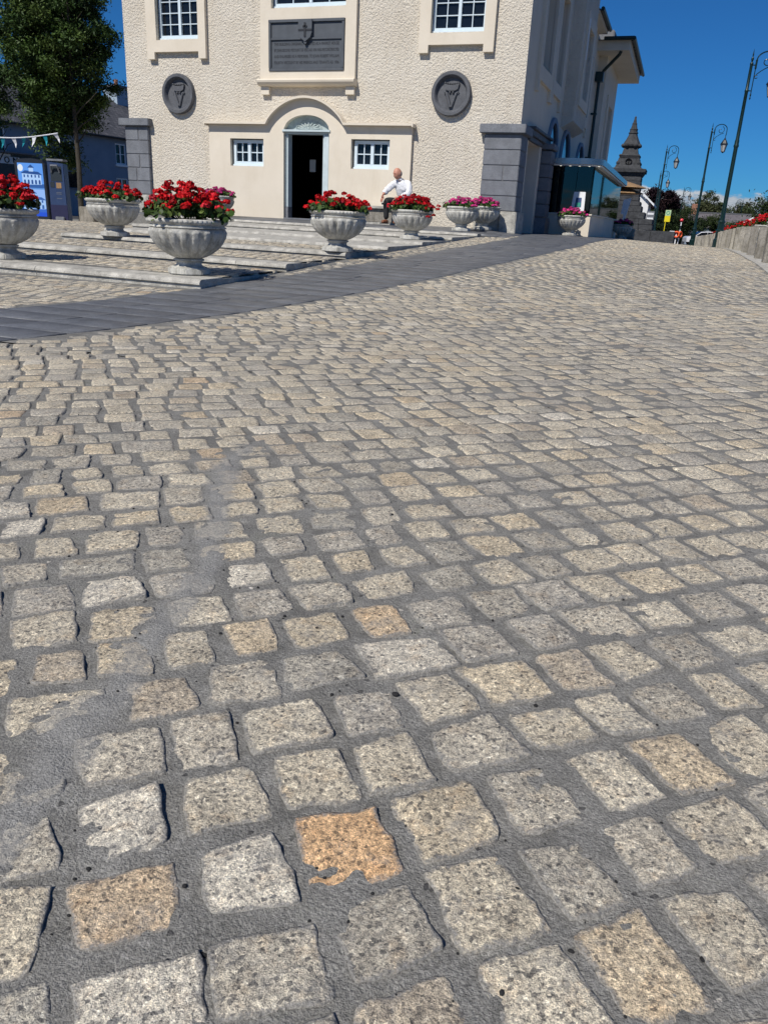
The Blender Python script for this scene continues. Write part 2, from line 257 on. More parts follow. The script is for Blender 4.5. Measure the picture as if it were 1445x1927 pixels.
class MB:
    def __init__(s): s.v = []; s.f = []; s.m = []; s.mi = 0; s.T = Matrix.Identity(4)
    def add(s, vs, fs):
        b = len(s.v); T = s.T
        s.v += [tuple(T @ Vector(p)) for p in vs]; s.f += [tuple(b+i for i in f) for f in fs]; s.m += [s.mi]*len(fs); return s
    def box(s, x0, x1, y0, y1, z0, z1):
        return s.add([(x0,y0,z0),(x1,y0,z0),(x1,y1,z0),(x0,y1,z0),(x0,y0,z1),(x1,y0,z1),(x1,y1,z1),(x0,y1,z1)],
                     [(0,3,2,1),(4,5,6,7),(0,1,5,4),(1,2,6,5),(2,3,7,6),(3,0,4,7)])
    def frustum(s, c, a, b, z0, z1):   # a,b = (half x, half y) at z0 and z1
        x, y = c
        return s.add([(x-a[0],y-a[1],z0),(x+a[0],y-a[1],z0),(x+a[0],y+a[1],z0),(x-a[0],y+a[1],z0),(x-b[0],y-b[1],z1),(x+b[0],y-b[1],z1),(x+b[0],y+b[1],z1),(x-b[0],y+b[1],z1)],
                     [(0,3,2,1),(4,5,6,7),(0,1,5,4),(1,2,6,5),(2,3,7,6),(3,0,4,7)])
    def prism(s, pts, axis, a, b):     # polygon extruded along an axis; pts are in the two other axes in order
        n = len(pts)
        def P(p, t): return {'x': (t, p[0], p[1]), 'y': (p[0], t, p[1]), 'z': (p[0], p[1], t)}[axis]
        vs = [P(p, a) for p in pts] + [P(p, b) for p in pts]
        return s.add(vs, [tuple(range(n)), tuple(range(2*n-1, n-1, -1))] + [(i, i+n, (i+1) % n+n, (i+1) % n) for i in range(n)])
    def ring(s, outer, inner, axis, a, b):   # closed band between two polylines of equal length
        n = len(outer)
        def P(p, t): return {'x': (t, p[0], p[1]), 'y': (p[0], t, p[1]), 'z': (p[0], p[1], t)}[axis]
        vs = [P(p, a) for p in outer]+[P(p, a) for p in inner]+[P(p, b) for p in outer]+[P(p, b) for p in inner]
        fs = []
        for i in range(n-1):
            j = i+1
            fs += [(i, j, n+j, n+i), (2*n+i, 3*n+i, 3*n+j, 2*n+j), (i, 2*n+i, 2*n+j, j), (n+i, n+j, 3*n+j, 3*n+i)]
        fs += [(0, n, 3*n, 2*n), (n-1, 3*n-1, 4*n-1, 2*n-1)]
        return s.add(vs, fs)
    def lathe(s, prof, seg=24, c=(0,0,0), fn=None, cap=True):
        vs = []; n = len(prof)
        for k in range(seg):
            a = 2*math.pi*k/seg
            for i, (r, z) in enumerate(prof):
                rr = fn(r, z, a) if fn else r
                vs.append((c[0]+rr*math.cos(a), c[1]+rr*math.sin(a), c[2]+z))
        fs = [(k*n+i, ((k+1) % seg)*n+i, ((k+1) % seg)*n+i+1, k*n+i+1) for k in range(seg) for i in range(n-1)]
        if cap: fs += [tuple(k*n for k in range(seg-1, -1, -1)), tuple(k*n+n-1 for k in range(seg))]
        return s.add(vs, fs)
    def tube(s, pts, r, seg=8):
        pts = [Vector(p) for p in pts]; rs = r if isinstance(r, (list, tuple)) else [r]*len(pts); vs = []
        up = Vector((0.13, 0.31, 0.94))
        for i, p in enumerate(pts):
            d = (pts[min(i+1, len(pts)-1)]-pts[max(i-1, 0)]).normalized()
            a = d.cross(up); a = a.normalized() if a.length > 1e-4 else d.orthogonal().normalized(); b = d.cross(a)
            for k in range(seg):
                q = 2*math.pi*k/seg; vs.append(tuple(p+(a*math.cos(q)+b*math.sin(q))*rs[i]))
        n = len(pts); fs = [(i*seg+k, i*seg+(k+1) % seg, (i+1)*seg+(k+1) % seg, (i+1)*seg+k) for i in range(n-1) for k in range(seg)]
        fs += [tuple(range(seg-1, -1, -1)), tuple((n-1)*seg+k for k in range(seg))]
        return s.add(vs, fs)
    def ball(s, c, r, seg=12, rings=8):
        rr = (r, r, r) if isinstance(r, (int, float)) else r
        vs = [(c[0], c[1], c[2]-rr[2])]
        for i in range(1, rings):
            t = math.pi*i/rings-math.pi/2
            vs += [(c[0]+rr[0]*math.cos(t)*math.cos(2*math.pi*k/seg), c[1]+rr[1]*math.cos(t)*math.sin(2*math.pi*k/seg), c[2]+rr[2]*math.sin(t)) for k in range(seg)]
        vs.append((c[0], c[1], c[2]+rr[2])); fs = []
        for k in range(seg):
            k2 = (k+1) % seg
            fs.append((0, 1+k2, 1+k)); fs.append((len(vs)-1, 1+(rings-2)*seg+k, 1+(rings-2)*seg+k2))
            for i in range(rings-2): fs.append((1+i*seg+k, 1+i*seg+k2, 1+(i+1)*seg+k2, 1+(i+1)*seg+k))
        return s.add(vs, fs)
    def mesh(s, name, mats, smooth=False, bevel=0, uv=None, fix=True, off=None):
        me = bpy.data.meshes.new(name)
        vs = s.v if off is None else [(p[0]-off[0], p[1]-off[1], p[2]-off[2]) for p in s.v]
        me.from_pydata(vs, [], s.f)
        for m in (mats if isinstance(mats, (list, tuple)) else [mats]): me.materials.append(m)
        me.polygons.foreach_set('material_index', s.m)
        if fix or bevel:
            bm = bmesh.new(); bm.from_mesh(me)
            if bevel:
                bmesh.ops.remove_doubles(bm, verts=bm.verts, dist=1e-5)
                ed = [e for e in bm.edges if len(e.link_faces) == 2 and e.calc_face_angle(0) > 0.6]
                bmesh.ops.bevel(bm, geom=ed, offset=bevel, segments=2, affect='EDGES', clamp_overlap=True)
            bmesh.ops.recalc_face_normals(bm, faces=bm.faces); bm.to_mesh(me); bm.free()
        if uv:
            ul = me.uv_layers.new(name='UVMap')
            for l in me.loops:
                ul.data[l.index].uv = uv(me.vertices[l.vertex_index].co)
        if smooth:
            me.polygons.foreach_set('use_smooth', [True]*len(me.polygons))
            if smooth != 'all': me.set_sharp_from_angle(angle=R(40))
        return me
C = scene.collection
def tag(o, label=None, cat=None, group=None, kind=None):
    if label: o['label'] = label
    if cat: o['category'] = cat
    if group: o['group'] = group
    if kind: o['kind'] = kind
    return o
def thing(name, label, cat, loc=(0,0,0), rotz=0, group=None):
    o = bpy.data.objects.new(name, None); C.objects.link(o); o.location = loc; o.rotation_euler = (0, 0, rotz)
    o.empty_display_size = 0.2
    return tag(o, label, cat, group)
def rootloc(p):
    while p.parent is not None: p = p.parent
    return p.location
def obj(name, mb, mats, parent=None, W=False, label=None, **kw):
    """W=True: the mesh was written in world coordinates and is moved into its root's frame"""
    me = mb.mesh(name, mats, off=(tuple(rootloc(parent)) if (W and parent is not None) else None), **kw) if isinstance(mb, MB) else mb
    o = bpy.data.objects.new(name, me); C.objects.link(o)
    if parent is not None: o.parent = parent
    if label: o['label'] = label
    return o
def boxes(name, lst, mat, parent, bevel=0, label=None):
    for b in lst:
        mb = MB(); mb.box(*b); obj(name, mb, mat, parent, W=True, bevel=bevel, label=label)
def dup(root, loc, rotz=0, label=None, group=None, scale=None):
    r = root.copy(); C.objects.link(r); r.location = loc; r.rotation_euler = (0, 0, rotz)
    if label: r['label'] = label
    if group: r['group'] = group
    if scale: r.scale = (scale,)*3
    for ch in root.children:
        c = ch.copy(); C.objects.link(c); c.parent = r
        for g_ in ch.children:
            d = g_.copy(); C.objects.link(d); d.parent = c
    return r
def np_mesh(name, V, F, mat, tint=None, smooth=False, extra=None):
    me = bpy.data.meshes.new(name); n = len(V); F = np.asarray(F, dtype=np.int32); k = F.shape[1]
    me.vertices.add(n); me.vertices.foreach_set('co', np.asarray(V, dtype=np.float32).ravel())
    me.loops.add(F.size); me.loops.foreach_set('vertex_index', F.ravel())
    me.polygons.add(len(F)); me.polygons.foreach_set('loop_start', np.arange(0, F.size, k, dtype=np.int32)); me.polygons.foreach_set('loop_total', np.full(len(F), k, dtype=np.int32))
    me.update(calc_edges=True)
    for nm, arr in ((('tint', tint),) if tint is not None else ()) + (tuple(extra.items()) if extra else ()):
        a = me.color_attributes.new(nm, 'FLOAT_COLOR', 'POINT'); c = np.ones((n, 4), dtype=np.float32); c[:, :3] = arr; a.data.foreach_set('color', c.ravel())
    if smooth: me.polygons.foreach_set('use_smooth', np.ones(len(F), dtype=bool))
    me.materials.append(mat); me.validate(); return me
def vnoise(x, y, scale, seed=0):
    x = np.asarray(x)*scale+seed*17.3; y = np.asarray(y)*scale+seed*31.7
    xi = np.floor(x).astype(np.int64); yi = np.floor(y).astype(np.int64); fx = x-xi; fy = y-yi
    fx = fx*fx*(3-2*fx); fy = fy*fy*(3-2*fy)
    def h(a, b):
        n = (a*374761393+b*668265263+seed*1442695) & 0x7fffffff; n = ((n ^ (n >> 13))*1274126177) & 0x7fffffff
        return ((n ^ (n >> 16)) & 0xffff)/65535.0
    return (h(xi, yi)*(1-fx)+h(xi+1, yi)*fx)*(1-fy)+(h(xi, yi+1)*(1-fx)+h(xi+1, yi+1)*fx)*fy
# ---------------------------------------------------------------- ground
pL = [(0,0),(5,.0),(6.07,.035),(7.7,.112),(9.4,.188),(11.05,.238),(12.7,.29),(14.5,.35),(16.3,.412),(17,.45),(20,.5),(24,.5),(30,.44),(45,.2),(60,-.1),(85,-.5),(140,-1),(400,-1.5)]
pR = [(0,0),(5,.0),(9,.12),(14,.27),(18.4,.32),(22,.34),(27,.3),(36,.19),(61,-.1),(85,-.5),(140,-1),(400,-1.5)]
pF = [(0,0),(5,.03),(6.3,.08),(8,.15),(9.8,.235),(11.5,.28),(14,.3),(18,.22),(26,.04),(40,-.1),(60,-.2),(400,-1.0)]
def prof(p, y): return np.interp(y, [a for a, b in p], [b for a, b in p])
def gz(x, y):
    x = np.asarray(x, dtype=float); y = np.asarray(y, dtype=float)
    t_ = np.clip((x+3)/4.4, 0, 1); v = prof(pL, y)*(1-t_)+prof(pR, y)*t_
    s_ = np.clip((-x-7.2)/1.6, 0, 1); s_ = s_*s_*(3-2*s_)
    r_ = np.clip((x-3.0)/2.0, 0, 1)*np.clip((y-10)/8, 0, 1)*0.35      # the ground drops beyond the row of posts
    return v*(1-s_)+prof(pF, y)*s_-r_
def G(x, y): return float(gz(x, y))
STEPS = [(6.07,.119),(7.74,.194),(9.43,.269),(11.07,.311),(12.74,.358),(14.49,.423),(16.3,.483)]
LEFT = [-12.5,-7.75,-8.25,-8.8,-9.5,-10.2,-11.0]
XR = [-3.86,-3.86,-3.88,-3.9,-3.9,-3.88,-3.84]
def stepz(i, x): return STEPS[i][1]+.005*(-3.85-x)
TERR = .565
PATH_R = [(-3.6,1.0),(-3.45,2.2),(-3.25,3.19),(-3.1,3.84),(-2.96,4.81),(-2.77,5.77),(-2.51,7.08),(-2.28,8.64),(-2.0,12.13),(-1.73,15.75),(-1.6,21.62),(-1.55,34)]
PATH_L = [(-4.75,1.0),(-4.5,2.6),(-4.22,4.18),(-4.09,5.11),(-3.88,6.32),(-3.66,7.52),(-3.42,9.41),(-3.33,12.95),(-3.15,17.3)]
def px_at(p, y): return np.interp(y, [b for a, b in p], [a for a, b in p])
# one sheet to the horizon, finer near the camera
def sheet(name, xs, ys, zf, mat, sm=False):
    X, Y = np.meshgrid(xs, ys); Z = zf(X, Y)
    nx, ny = len(xs), len(ys); idx = np.arange(nx*ny).reshape(ny, nx)
    F = np.stack([idx[:-1, :-1], idx[:-1, 1:], idx[1:, 1:], idx[1:, :-1]], -1).reshape(-1, 4)
    me = np_mesh(name, np.stack([X, Y, Z], -1).reshape(-1, 3), F, mat, smooth=True, extra={'smear': np.repeat(smear(X, Y).reshape(-1, 1), 3, axis=1)} if sm else None)
    o = bpy.data.objects.new(name, me); C.objects.link(o); tag(o, kind='structure'); return o
gx = np.concatenate([np.array([-900,-400,-200,-120,-80,-60,-45,-35]), np.arange(-28,-14,1.0), np.arange(-14, 4, .4), np.arange(4, 20, 1.5), np.array([25,35,60,120,250,500,900])])
gy = np.concatenate([np.array([-300,-80,-20,-5,-1]), np.arange(0,24,.4), np.arange(24,64,1.5), np.array([70,85,110,140,200,400,900])])
sheet('ground', gx, gy, lambda x, y: gz(x, y)-0.03, M['asphalt'])
def smear(x, y):
    """how much cement was smeared along the worn joint that runs away from the lower left corner"""
    pts = [(-.62,.50),(-.66,.62),(-.70,.80),(-.74,.95),(-.80,1.25),(-.98,1.6),(-1.18,2.0),(-1.2,2.4)]
    d = np.abs(x-np.interp(y, [b for a, b in pts], [a for a, b in pts])+0.05*(vnoise(x, y, 9, 5)-.5))
    w = 0.05+0.05*vnoise(x, y, 6, 8)
    return np.clip(1-d/w, 0, 1)*np.clip((2.5-y)/.6, 0, 1)
def mortar_z(x, y):
    n = (vnoise(x, y, 9, 1)-.5)*.0026+(vnoise(x, y, 34, 2)-.5)*.0028+(vnoise(x, y, 90, 3)-.5)*.0026
    return gz(x, y)+n-.0014+smear(x, y)*(.0026+.0075*(vnoise(x, y, 40, 9)-.45))
sheet('mortar_bed', np.arange(-2.6, 1.5, .011), np.arange(.2, 3.2, .011), mortar_z, M['mortar'], True)
sheet('mortar_bed', np.arange(-12.6, 1.6, .1), np.arange(.1, 3.3, .1), lambda x, y: gz(x, y)-.006, M['mortar'])
sheet('mortar_bed', np.arange(-14.6, 1.6, .1), np.arange(3.2, 14, .1), lambda x, y: gz(x, y)+.0002+(vnoise(x, y, 5, 1)-.5)*.003, M['mortar'])
sheet('mortar_bed', np.concatenate([np.arange(-26,-14,1.), np.arange(-14, 1.61, .2)]), np.arange(13.9, 46, .3), lambda x, y: gz(x, y)-.001, M['mortar'])
# granite setts, each a separate pillow of stone within one paved surface
def setts(name, inside, zf, ang, bounds, pitch=.124, seed=1, size=None, cull=True):
    rng = np.random.RandomState(seed); ca, sa = math.cos(ang), math.sin(ang)
    cs = []
    x0, x1, y0, y1 = bounds
    corners = [((x*ca+y*sa), (-x*sa+y*ca)) for x in (x0, x1) for y in (y0, y1)]
    a0, a1 = min(c[0] for c in corners), max(c[0] for c in corners); b0, b1 = min(c[1] for c in corners), max(c[1] for c in corners)
    b = b0
    while b < b1:
        w = pitch*rng.uniform(.93, 1.07); n = int((a1-a0)/(pitch*.75))+2
        L = pitch*rng.choice([.84, .92, 1.0, 1.06, 1.15, 1.35], n, p=[.14, .25, .31, .2, .08, .02]); a = a0+np.cumsum(L)-L/2+rng.uniform(-.1, .1)
        A = a; B = b+w/2+.022*np.sin(a*.9+b*.35)+.05*np.sin(a*.31+1.2)
        gap = rng.uniform(.012, .028, n); gapb = rng.uniform(.012, .024, n)
        cs.append(np.stack([A*ca-B*sa, A*sa+B*ca, (L-gap)/2, (w-gapb)/2], -1)); b += w
    S = np.concatenate(cs); S = S[(S[:, 0] > x0) & (S[:, 0] < x1) & (S[:, 1] > y0) & (S[:, 1] < y1)]
    S = S[inside(S[:, 0], S[:, 1])]
    if cull:
        d = S[:, :2]; cyw, sy = math.cos(_yaw), math.sin(_yaw)
        fwd = -d[:, 0]*sy+d[:, 1]*cyw; lat = d[:, 0]*cyw+d[:, 1]*sy
        S = S[(fwd > .15) & (np.abs(lat) < fwd*.60+.55)]
    dist = np.hypot(S[:, 0], S[:, 1])
    Vs, Fs, Ts, Ss = [], [], [], []; off = 0
    U5 = np.array([-1, -.9, 0, .9, 1.]); U7 = np.array([-1, -.95, -.78, 0, .78, .95, 1.]); U13 = np.array([-1, -.985, -.93, -.76, -.52, -.26, 0, .26, .52, .76, .93, .985, 1.])
    for lo, hi, U in ((0, 2.4, U13), (2.4, 8, U7), (8, 1e9, U5)):
        Q = S[(dist >= lo) & (dist < hi)]; K = len(Q)
        if not K: continue
        n = len(U); u, v = np.meshgrid(U, U); u = u.ravel(); v = v.ravel()
        jit = rng.uniform(-.009, .009, (K, 4, 2)); grow = 0 if n == 13 else .0022; hx = Q[:, 2][:, None]+grow; hy = Q[:, 3][:, None]+grow
        # rounded, slightly knocked-about corners
        rd = 1-.06*(np.abs(u*v)**6)[None, :]*rng.uniform(.4, 1.6, (K, 1))
        X = u[None]*hx*rd; Y = v[None]*hy*rd
        w = np.stack([(1-u)*(1-v), (1+u)*(1-v), (1+u)*(1+v), (1-u)*(1+v)], 0)/4
        X = X+jit[:, :, 0] @ w; Y = Y+jit[:, :, 1] @ w
        th = rng.uniform(-.055, .055, (K, 1)); X, Y = X*np.cos(th)-Y*np.sin(th), X*np.sin(th)+Y*np.cos(th)
        wx = Q[:, 0][:, None]+X*ca-Y*sa; wy = Q[:, 1][:, None]+X*sa+Y*ca
        if n > 5:
            wob = .0038 if n == 13 else .005
            e = np.maximum(np.abs(u), np.abs(v))[None]**2
            wx = wx+e*(vnoise(wx, wy, 42, 11)-.5)*2*wob; wy = wy+e*(vnoise(wx, wy, 42, 12)-.5)*2*wob
            wx = wx+e*(vnoise(wx, wy, 120, 13)-.5)*.004; wy = wy+e*(vnoise(wx, wy, 120, 14)-.5)*.004
        m = np.maximum(np.abs(u), np.abs(v))[None]
        top = rng.uniform(.0012, .0040, (K, 1))
        tilt = rng.normal(0, .0011, (K, 1))*u[None]+rng.normal(0, .0011, (K, 1))*v[None]
        z = top+tilt-.0018*m**6
        if n == 13: z = z+(vnoise(wx, wy, 55, 21)-.5)*.005+(vnoise(wx, wy, 130, 22)-.5)*.0028
        elif n == 7: z = z+(vnoise(wx, wy, 60, 21)-.5)*.003
        z = np.where(m > .99, -.022, z)
        Z = zf(wx, wy)+z
        Vs.append(np.stack([wx, wy, Z], -1).reshape(-1, 3))
        idx = np.arange(n*n).reshape(n, n); f = np.stack([idx[:-1, :-1], idx[:-1, 1:], idx[1:, 1:], idx[1:, :-1]], -1).reshape(-1, 4)
        Fs.append((f[None]+(off+np.arange(K)*n*n)[:, None, None]).reshape(-1, 4)); off += K*n*n
        pal = np.array([(.50,.47,.405),(.475,.45,.395),(.44,.425,.39),(.40,.392,.375),(.54,.515,.455),(.52,.47,.38),(.37,.36,.335),(.43,.39,.335),(.365,.362,.345),(.55,.54,.51),(.49,.425,.33),(.49,.40,.30)])
        pick = rng.choice(len(pal), K, p=[.15,.15,.14,.14,.11,.08,.08,.05,.045,.035,.015,.005])
        col = pal[pick]*np.array([1.02, 1.0, .975]); col = col*.86+col.mean(axis=1, keepdims=True)*.14+.006*rng.uniform(.8, 1.14, (K, 1))*rng.uniform(.985, 1.015, (K, 3))
        # the one orange stone in the foreground and a rusty one behind it
        for (ox, oy), oc in (((-.31,.66), (.58,.40,.25)), ((-.43,1.17), (.54,.44,.33))):
            dd = np.hypot(Q[:, 0]-ox, Q[:, 1]-oy)
            if len(dd) and dd.min() < .12 and name == 'sett_paving': col[dd.argmin()] = oc
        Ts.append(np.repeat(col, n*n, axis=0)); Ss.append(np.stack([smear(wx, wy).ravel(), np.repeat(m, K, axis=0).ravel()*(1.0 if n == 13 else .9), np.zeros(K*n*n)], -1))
    V = np.concatenate(Vs)
    me = np_mesh(name, V, np.concatenate(Fs), M['sett'], np.concatenate(Ts), smooth=True, extra={'smear': np.concatenate(Ss)})
    o = bpy.data.objects.new(name, me); C.objects.link(o); tag(o, kind='structure'); return o
def in_main(x, y): return (x > px_at(PATH_R, y)+.06) & (x < 1.22)
def in_left(x, y):
    a = (x < px_at(PATH_L, y)-.06) & (y < 17.3)
    stp = np.zeros_like(x, dtype=bool)
    for i, (sy, sz_) in enumerate(STEPS): stp |= (y > sy-.07) & (y < (STEPS[i+1][0]-.07 if i < 6 else 99)) & (x < XR[i]+.06) & (x > LEFT[i]-.06)
    return a & ~stp
setts('sett_paving', in_main, gz, R(40), (-3.6, 1.3, .2, 42), seed=3)
setts('sett_paving', in_left, gz, R(8), (-22, -3.2, 1.5, 26), pitch=.13, seed=5)
def in_far_left(x, y): return (y >= 17.3) & (x < -14.2)
setts('sett_paving', in_far_left, gz, R(8), (-26, -14, 17, 26), pitch=.16, seed=6)
def tread_z(x, y):
    z = np.zeros_like(x)
    for i in range(6):
        a = (y >= STEPS[i][0]); tt = np.clip((y-STEPS[i][0]-.3)/(STEPS[i+1][0]-STEPS[i][0]-.3), 0, 1)
        z0 = STEPS[i][1]+.005*(-3.85-x); z1 = STEPS[i+1][1]+.005*(-3.85-x)-.062
        z = np.where(a, z0*(1-tt)+np.maximum(z1, z0-.002)*tt, z)
    return z
def in_tread(x, y):
    r = np.zeros_like(x, dtype=bool)
    for i in range(3): r |= (y > STEPS[i][0]+.455) & (y < STEPS[i+1][0]-.085) & (x < XR[i]-.06) & (x > LEFT[i]-.1 if i else x > -12)
    return r & (y < STEPS[3][0])
setts('tread_setts', in_tread, lambda x, y: tread_z(x, y)+.004, R(2), (-12, -3.8, 6, 16), pitch=.135, seed=9)
# slate paving of the path and terrace: each slab bevelled, with open joints
def slabs(name, cells, zf, mat, h=.05, top=.006):
    vs, fs, ts = [], [], []; rng = random.Random(4)
    for poly in cells:
        cx = sum(p[0] for p in poly)/4; cy = sum(p[1] for p in poly)/4; b = len(vs)
        k = rng.uniform(.92, 1.09); c = (.112*k, .117*k, .127*k); dz = rng.uniform(-.0012, .0012)
        for s_, dd in ((0.0, -.03), (0.0, top-.002), (.004, top)):
            for (x, y) in poly:
                L = math.hypot(x-cx, y-cy); q = 1-s_/max(L, .05); xx, yy = cx+(x-cx)*q, cy+(y-cy)*q
                vs.append((xx, yy, float(zf(xx, yy))+dd+dz)); ts.append(c)
        for l_ in range(2):
            for i in range(4): j = (i+1) % 4; fs.append((b+l_*4+i, b+l_*4+j, b+l_*4+4+j, b+l_*4+4+i))
        fs.append((b+8, b+9, b+10, b+11))
    me = np_mesh(name, vs, fs, mat, np.array(ts)); o = bpy.data.objects.new(name, me); C.objects.link(o); tag(o, kind='structure'); return o
cells = []; y = 1.2; rw = random.Random(2)
while y < 33:
    dy = .30
    xl0, xl1 = float(px_at(PATH_L, y)), float(px_at(PATH_L, y+dy)); xr0, xr1 = float(px_at(PATH_R, y)), float(px_at(PATH_R, y+dy))
    if y > 17.3: xl0 = xl1 = -3.3
    if y > 22: xl0 = xl1 = -2.15
    a = 0.0; g_ = .007; W_ = xr0-xl0
    first = rw.uniform(.25, .7)
    while a < W_-.05:
        w = first if a == 0 else rw.choice([.6, .75, .9]); b_ = min(a+w, W_)
        if W_-b_ < .15: b_ = W_
        t0, t1 = a/W_, b_/W_
        cells.append([(xl0+(xr0-xl0)*t0+g_, y+g_), (xl0+(xr0-xl0)*t1-g_, y+g_), (xl1+(xr1-xl1)*t1-g_, y+dy-g_), (xl1+(xr1-xl1)*t0+g_, y+dy-g_)]); a = b_
    y += dy
slabs('slate_path', cells, gz, M['slate'])
def terr(x, y):
    x = np.asarray(x, dtype=float); t_ = np.clip((np.asarray(y)-16.3)/2.2, 0, 1); a = (STEPS[6][1]+.005*(-3.85-x))*(1-t_)+TERR*t_
    k = np.clip((x+3.95)/.65, 0, 1)
    return a*(1-k)+(gz(x, y)+.002)*k
cells = []; y = 16.62
while y < 18.49:
    x = -13.0+rw.uniform(0, .5); y2 = min(y+.38, 18.49)
    while x < -3.3:
        x2 = min(x+rw.choice([.6, .75, .9]), -3.3)
        if x2-x > .08: cells.append([(x+.004, y+.004), (x2-.004, y+.004), (x2-.004, y2-.004), (x+.004, y2-.004)])
        x = x2
    y = y2
slabs('terrace_paving', cells, terr, M['slate'])
tb = MB(); tb.add([(-13, 16.5, .3), (-3.3, 16.5, .3), (-3.3, 18.5, .3), (-13, 18.5, .3)]+[(x, y, float(terr(x, y))-.012) for x, y in ((-13, 16.5), (-3.3, 16.5), (-3.3, 18.5), (-13, 18.5))], [(0,3,2,1),(4,5,6,7),(0,1,5,4),(1,2,6,5),(2,3,7,6),(3,0,4,7)])
tag(obj('terrace_base', tb, M['mortar']), kind='structure')
cells = []; y = 18.52
while y < 22:
    x = -3.36; 
    cells.append([(x-.22, y+.004), (-3.304, y+.004), (-3.304, y+.37), (x-.22, y+.37)]); y += .38
slabs('terrace_paving', cells, gz, M['slate'])
# granite steps, one thing with seven treads
st = thing('stone_steps', 'broad shallow granite steps climbing from the square to the slate terrace', 'steps', (-8, 6.07, G(-8, 6.07)))
for i, (sy, sz_) in enumerate(STEPS):
    mb = MB(); y1 = sy+(.40 if i < 3 else 1.76 if i < 6 else .34)
    rise = .085 if i < 3 else .075
    x = LEFT[i]; rr = random.Random(i)
    while x < XR[i]-.01:
        x2 = min(x+rr.uniform(1.2, 2.1), XR[i])
        if XR[i]-x2 < .5: x2 = XR[i]
        za, zb = stepz(i, x), stepz(i, x2)
        ya = STEPS[i+1][0]+.05 if i < 6 else y1
        if i in (3, 4, 5): ba, bb = stepz(i, x)+.004, stepz(i, x2)+.004; y1 = ya
        else: ba, bb = za, zb
        # nosing drawn as a rounded profile
        def ringp(xx, z, bz): return [(xx, sy+.022, z-.24), (xx, sy+.020, z-.052), (xx, sy, z-.042), (xx, sy+.004, z-.026), (xx, sy+.014, z-.011), (xx, sy+.03, z-.003), (xx, sy+.05, z), (xx, y1, bz), (xx, y1, z-.24)]
        A = ringp(x+.003, za, ba); B = ringp(x2-.003, zb, bb); n = len(A)
        mb.add(A+B, [tuple(range(n)), tuple(range(2*n-1, n-1, -1))]+[(q, q+n, (q+1) % n+n, (q+1) % n) for q in range(n)])
        x = x2
    obj('step', mb, M['step'], st, W=True)
for i in range(3):
    xs = np.arange(-12.4 if i == 0 else LEFT[i]+.02, XR[i]-.015, .25); xs = np.append(xs, XR[i]-.02)
    ys = np.linspace(STEPS[i][0]+.38, STEPS[i+1][0]-.001, 8)
    sheet('tread_bed', xs, ys, lambda x, y: tread_z(x, y)+.002, M['mortar'])
    e = MB(); e.box(XR[i]-.1, XR[i]-.006, STEPS[i][0]+.38, STEPS[i+1][0]+.3, .0, stepz(i, -4)-.012)
    o = obj('step_end', e, M['step'], st, W=True)
# kerb stones under the posts
mb = MB(); y = 8.0; rr = random.Random(3)
while y < 60:
    y2 = y+rr.uniform(.9, 1.3)
    for (xa, xb, dz) in ((1.24, 1.62, .012),):
        mb.add([(xa, y+.004, G(xa, y)-.1), (xb, y+.004, G(1.4, y)-.1), (xb, y2-.004, G(1.4, y2)-.1), (xa, y2-.004, G(xa, y2)-.1),
                (xa, y+.004, G(xa, y)+dz), (xb, y+.004, G(1.4, y)+dz), (xb, y2-.004, G(1.4, y2)+dz), (xa, y2-.004, G(xa, y2)+dz)],
               [(0,3,2,1),(4,5,6,7),(0,1,5,4),(1,2,6,5),(2,3,7,6),(3,0,4,7)])
    y = y2
tag(obj('kerb', mb, M['step']), kind='structure')
# loose grit and pebbles in the joints close by
mb = MB(); rr = random.Random(11)
for _ in range(300):
    y = rr.uniform(.4, 2.2); x = -y*.34+rr.uniform(-.62, .62)*(y*.75+.25); r_ = rr.choice([.0012, .0015, .002, .002, .003])
    mb.ball((x, y, float(mortar_z(x, y))+r_*.3), (r_*rr.uniform(.8, 1.5), r_*rr.uniform(.8, 1.4), r_*.7), 6, 4)
for (x, y, r_) in ((-.302, .99, .005), (-.50, 1.13, .003)): mb.ball((x, y, float(mortar_z(x, y))+.004), (r_*1.3, r_, r_*.6), 8, 5)
tag(obj('loose_grit', mb, M['tyre'], smooth='all'), kind='stuff', label='loose grit and small dark pebbles lying in the mortar joints', cat='gravel')
# ---------------------------------------------------------------- market house
FY = 18.5; WZ0 = 0.45
X0, X1 = -13.66, -3.6
mh = thing('market_house', 'cream roughcast two-storey market house with grey stone corner piers and an arched doorway', 'building', (-8.68, FY, .56))
def wall_holes(mb, P, u0, u1, z0, z1, holes, depth, back=True):
    """P(u, z, d) maps to world, d = depth behind the face; holes = (ua, ub, za, zb)"""
    us = sorted({u0, u1, *[h[0] for h in holes], *[h[1] for h in holes]}); zs = sorted({z0, z1, *[h[2] for h in holes], *[h[3] for h in holes]})
    for a, b in zip(us, us[1:]):
        for c, d in zip(zs, zs[1:]):
            if any(h[0] <= a and b <= h[1] and h[2] <= c and d <= h[3] for h in holes): continue
            mb.add([P(a, c, 0), P(b, c, 0), P(b, d, 0), P(a, d, 0)], [(0, 1, 2, 3)])
    for (a, b, c, d) in holes:
        for (p, q) in (((a, c), (b, c)), ((b, c), (b, d)), ((b, d), (a, d)), ((a, d), (a, c))):
            mb.add([P(*p, 0), P(*q, 0), P(*q, depth), P(*p, depth)], [(0, 1, 2, 3)])
def FP(dy): return lambda u, z, d: (u, FY+dy+d, z)
UPL, UPR, UPC = (-12.66, -11.50, 4.49, 6.1), (-5.74, -4.56, 4.49, 6.1), (-9.56, -7.72, 5.06, 6.3)
DOOR = (-9.18, -8.23, .55, 2.45)
LWL, LWR = (-10.69, -9.78, 1.73, 2.34), (-7.50, -6.55, 1.74, 2.37)
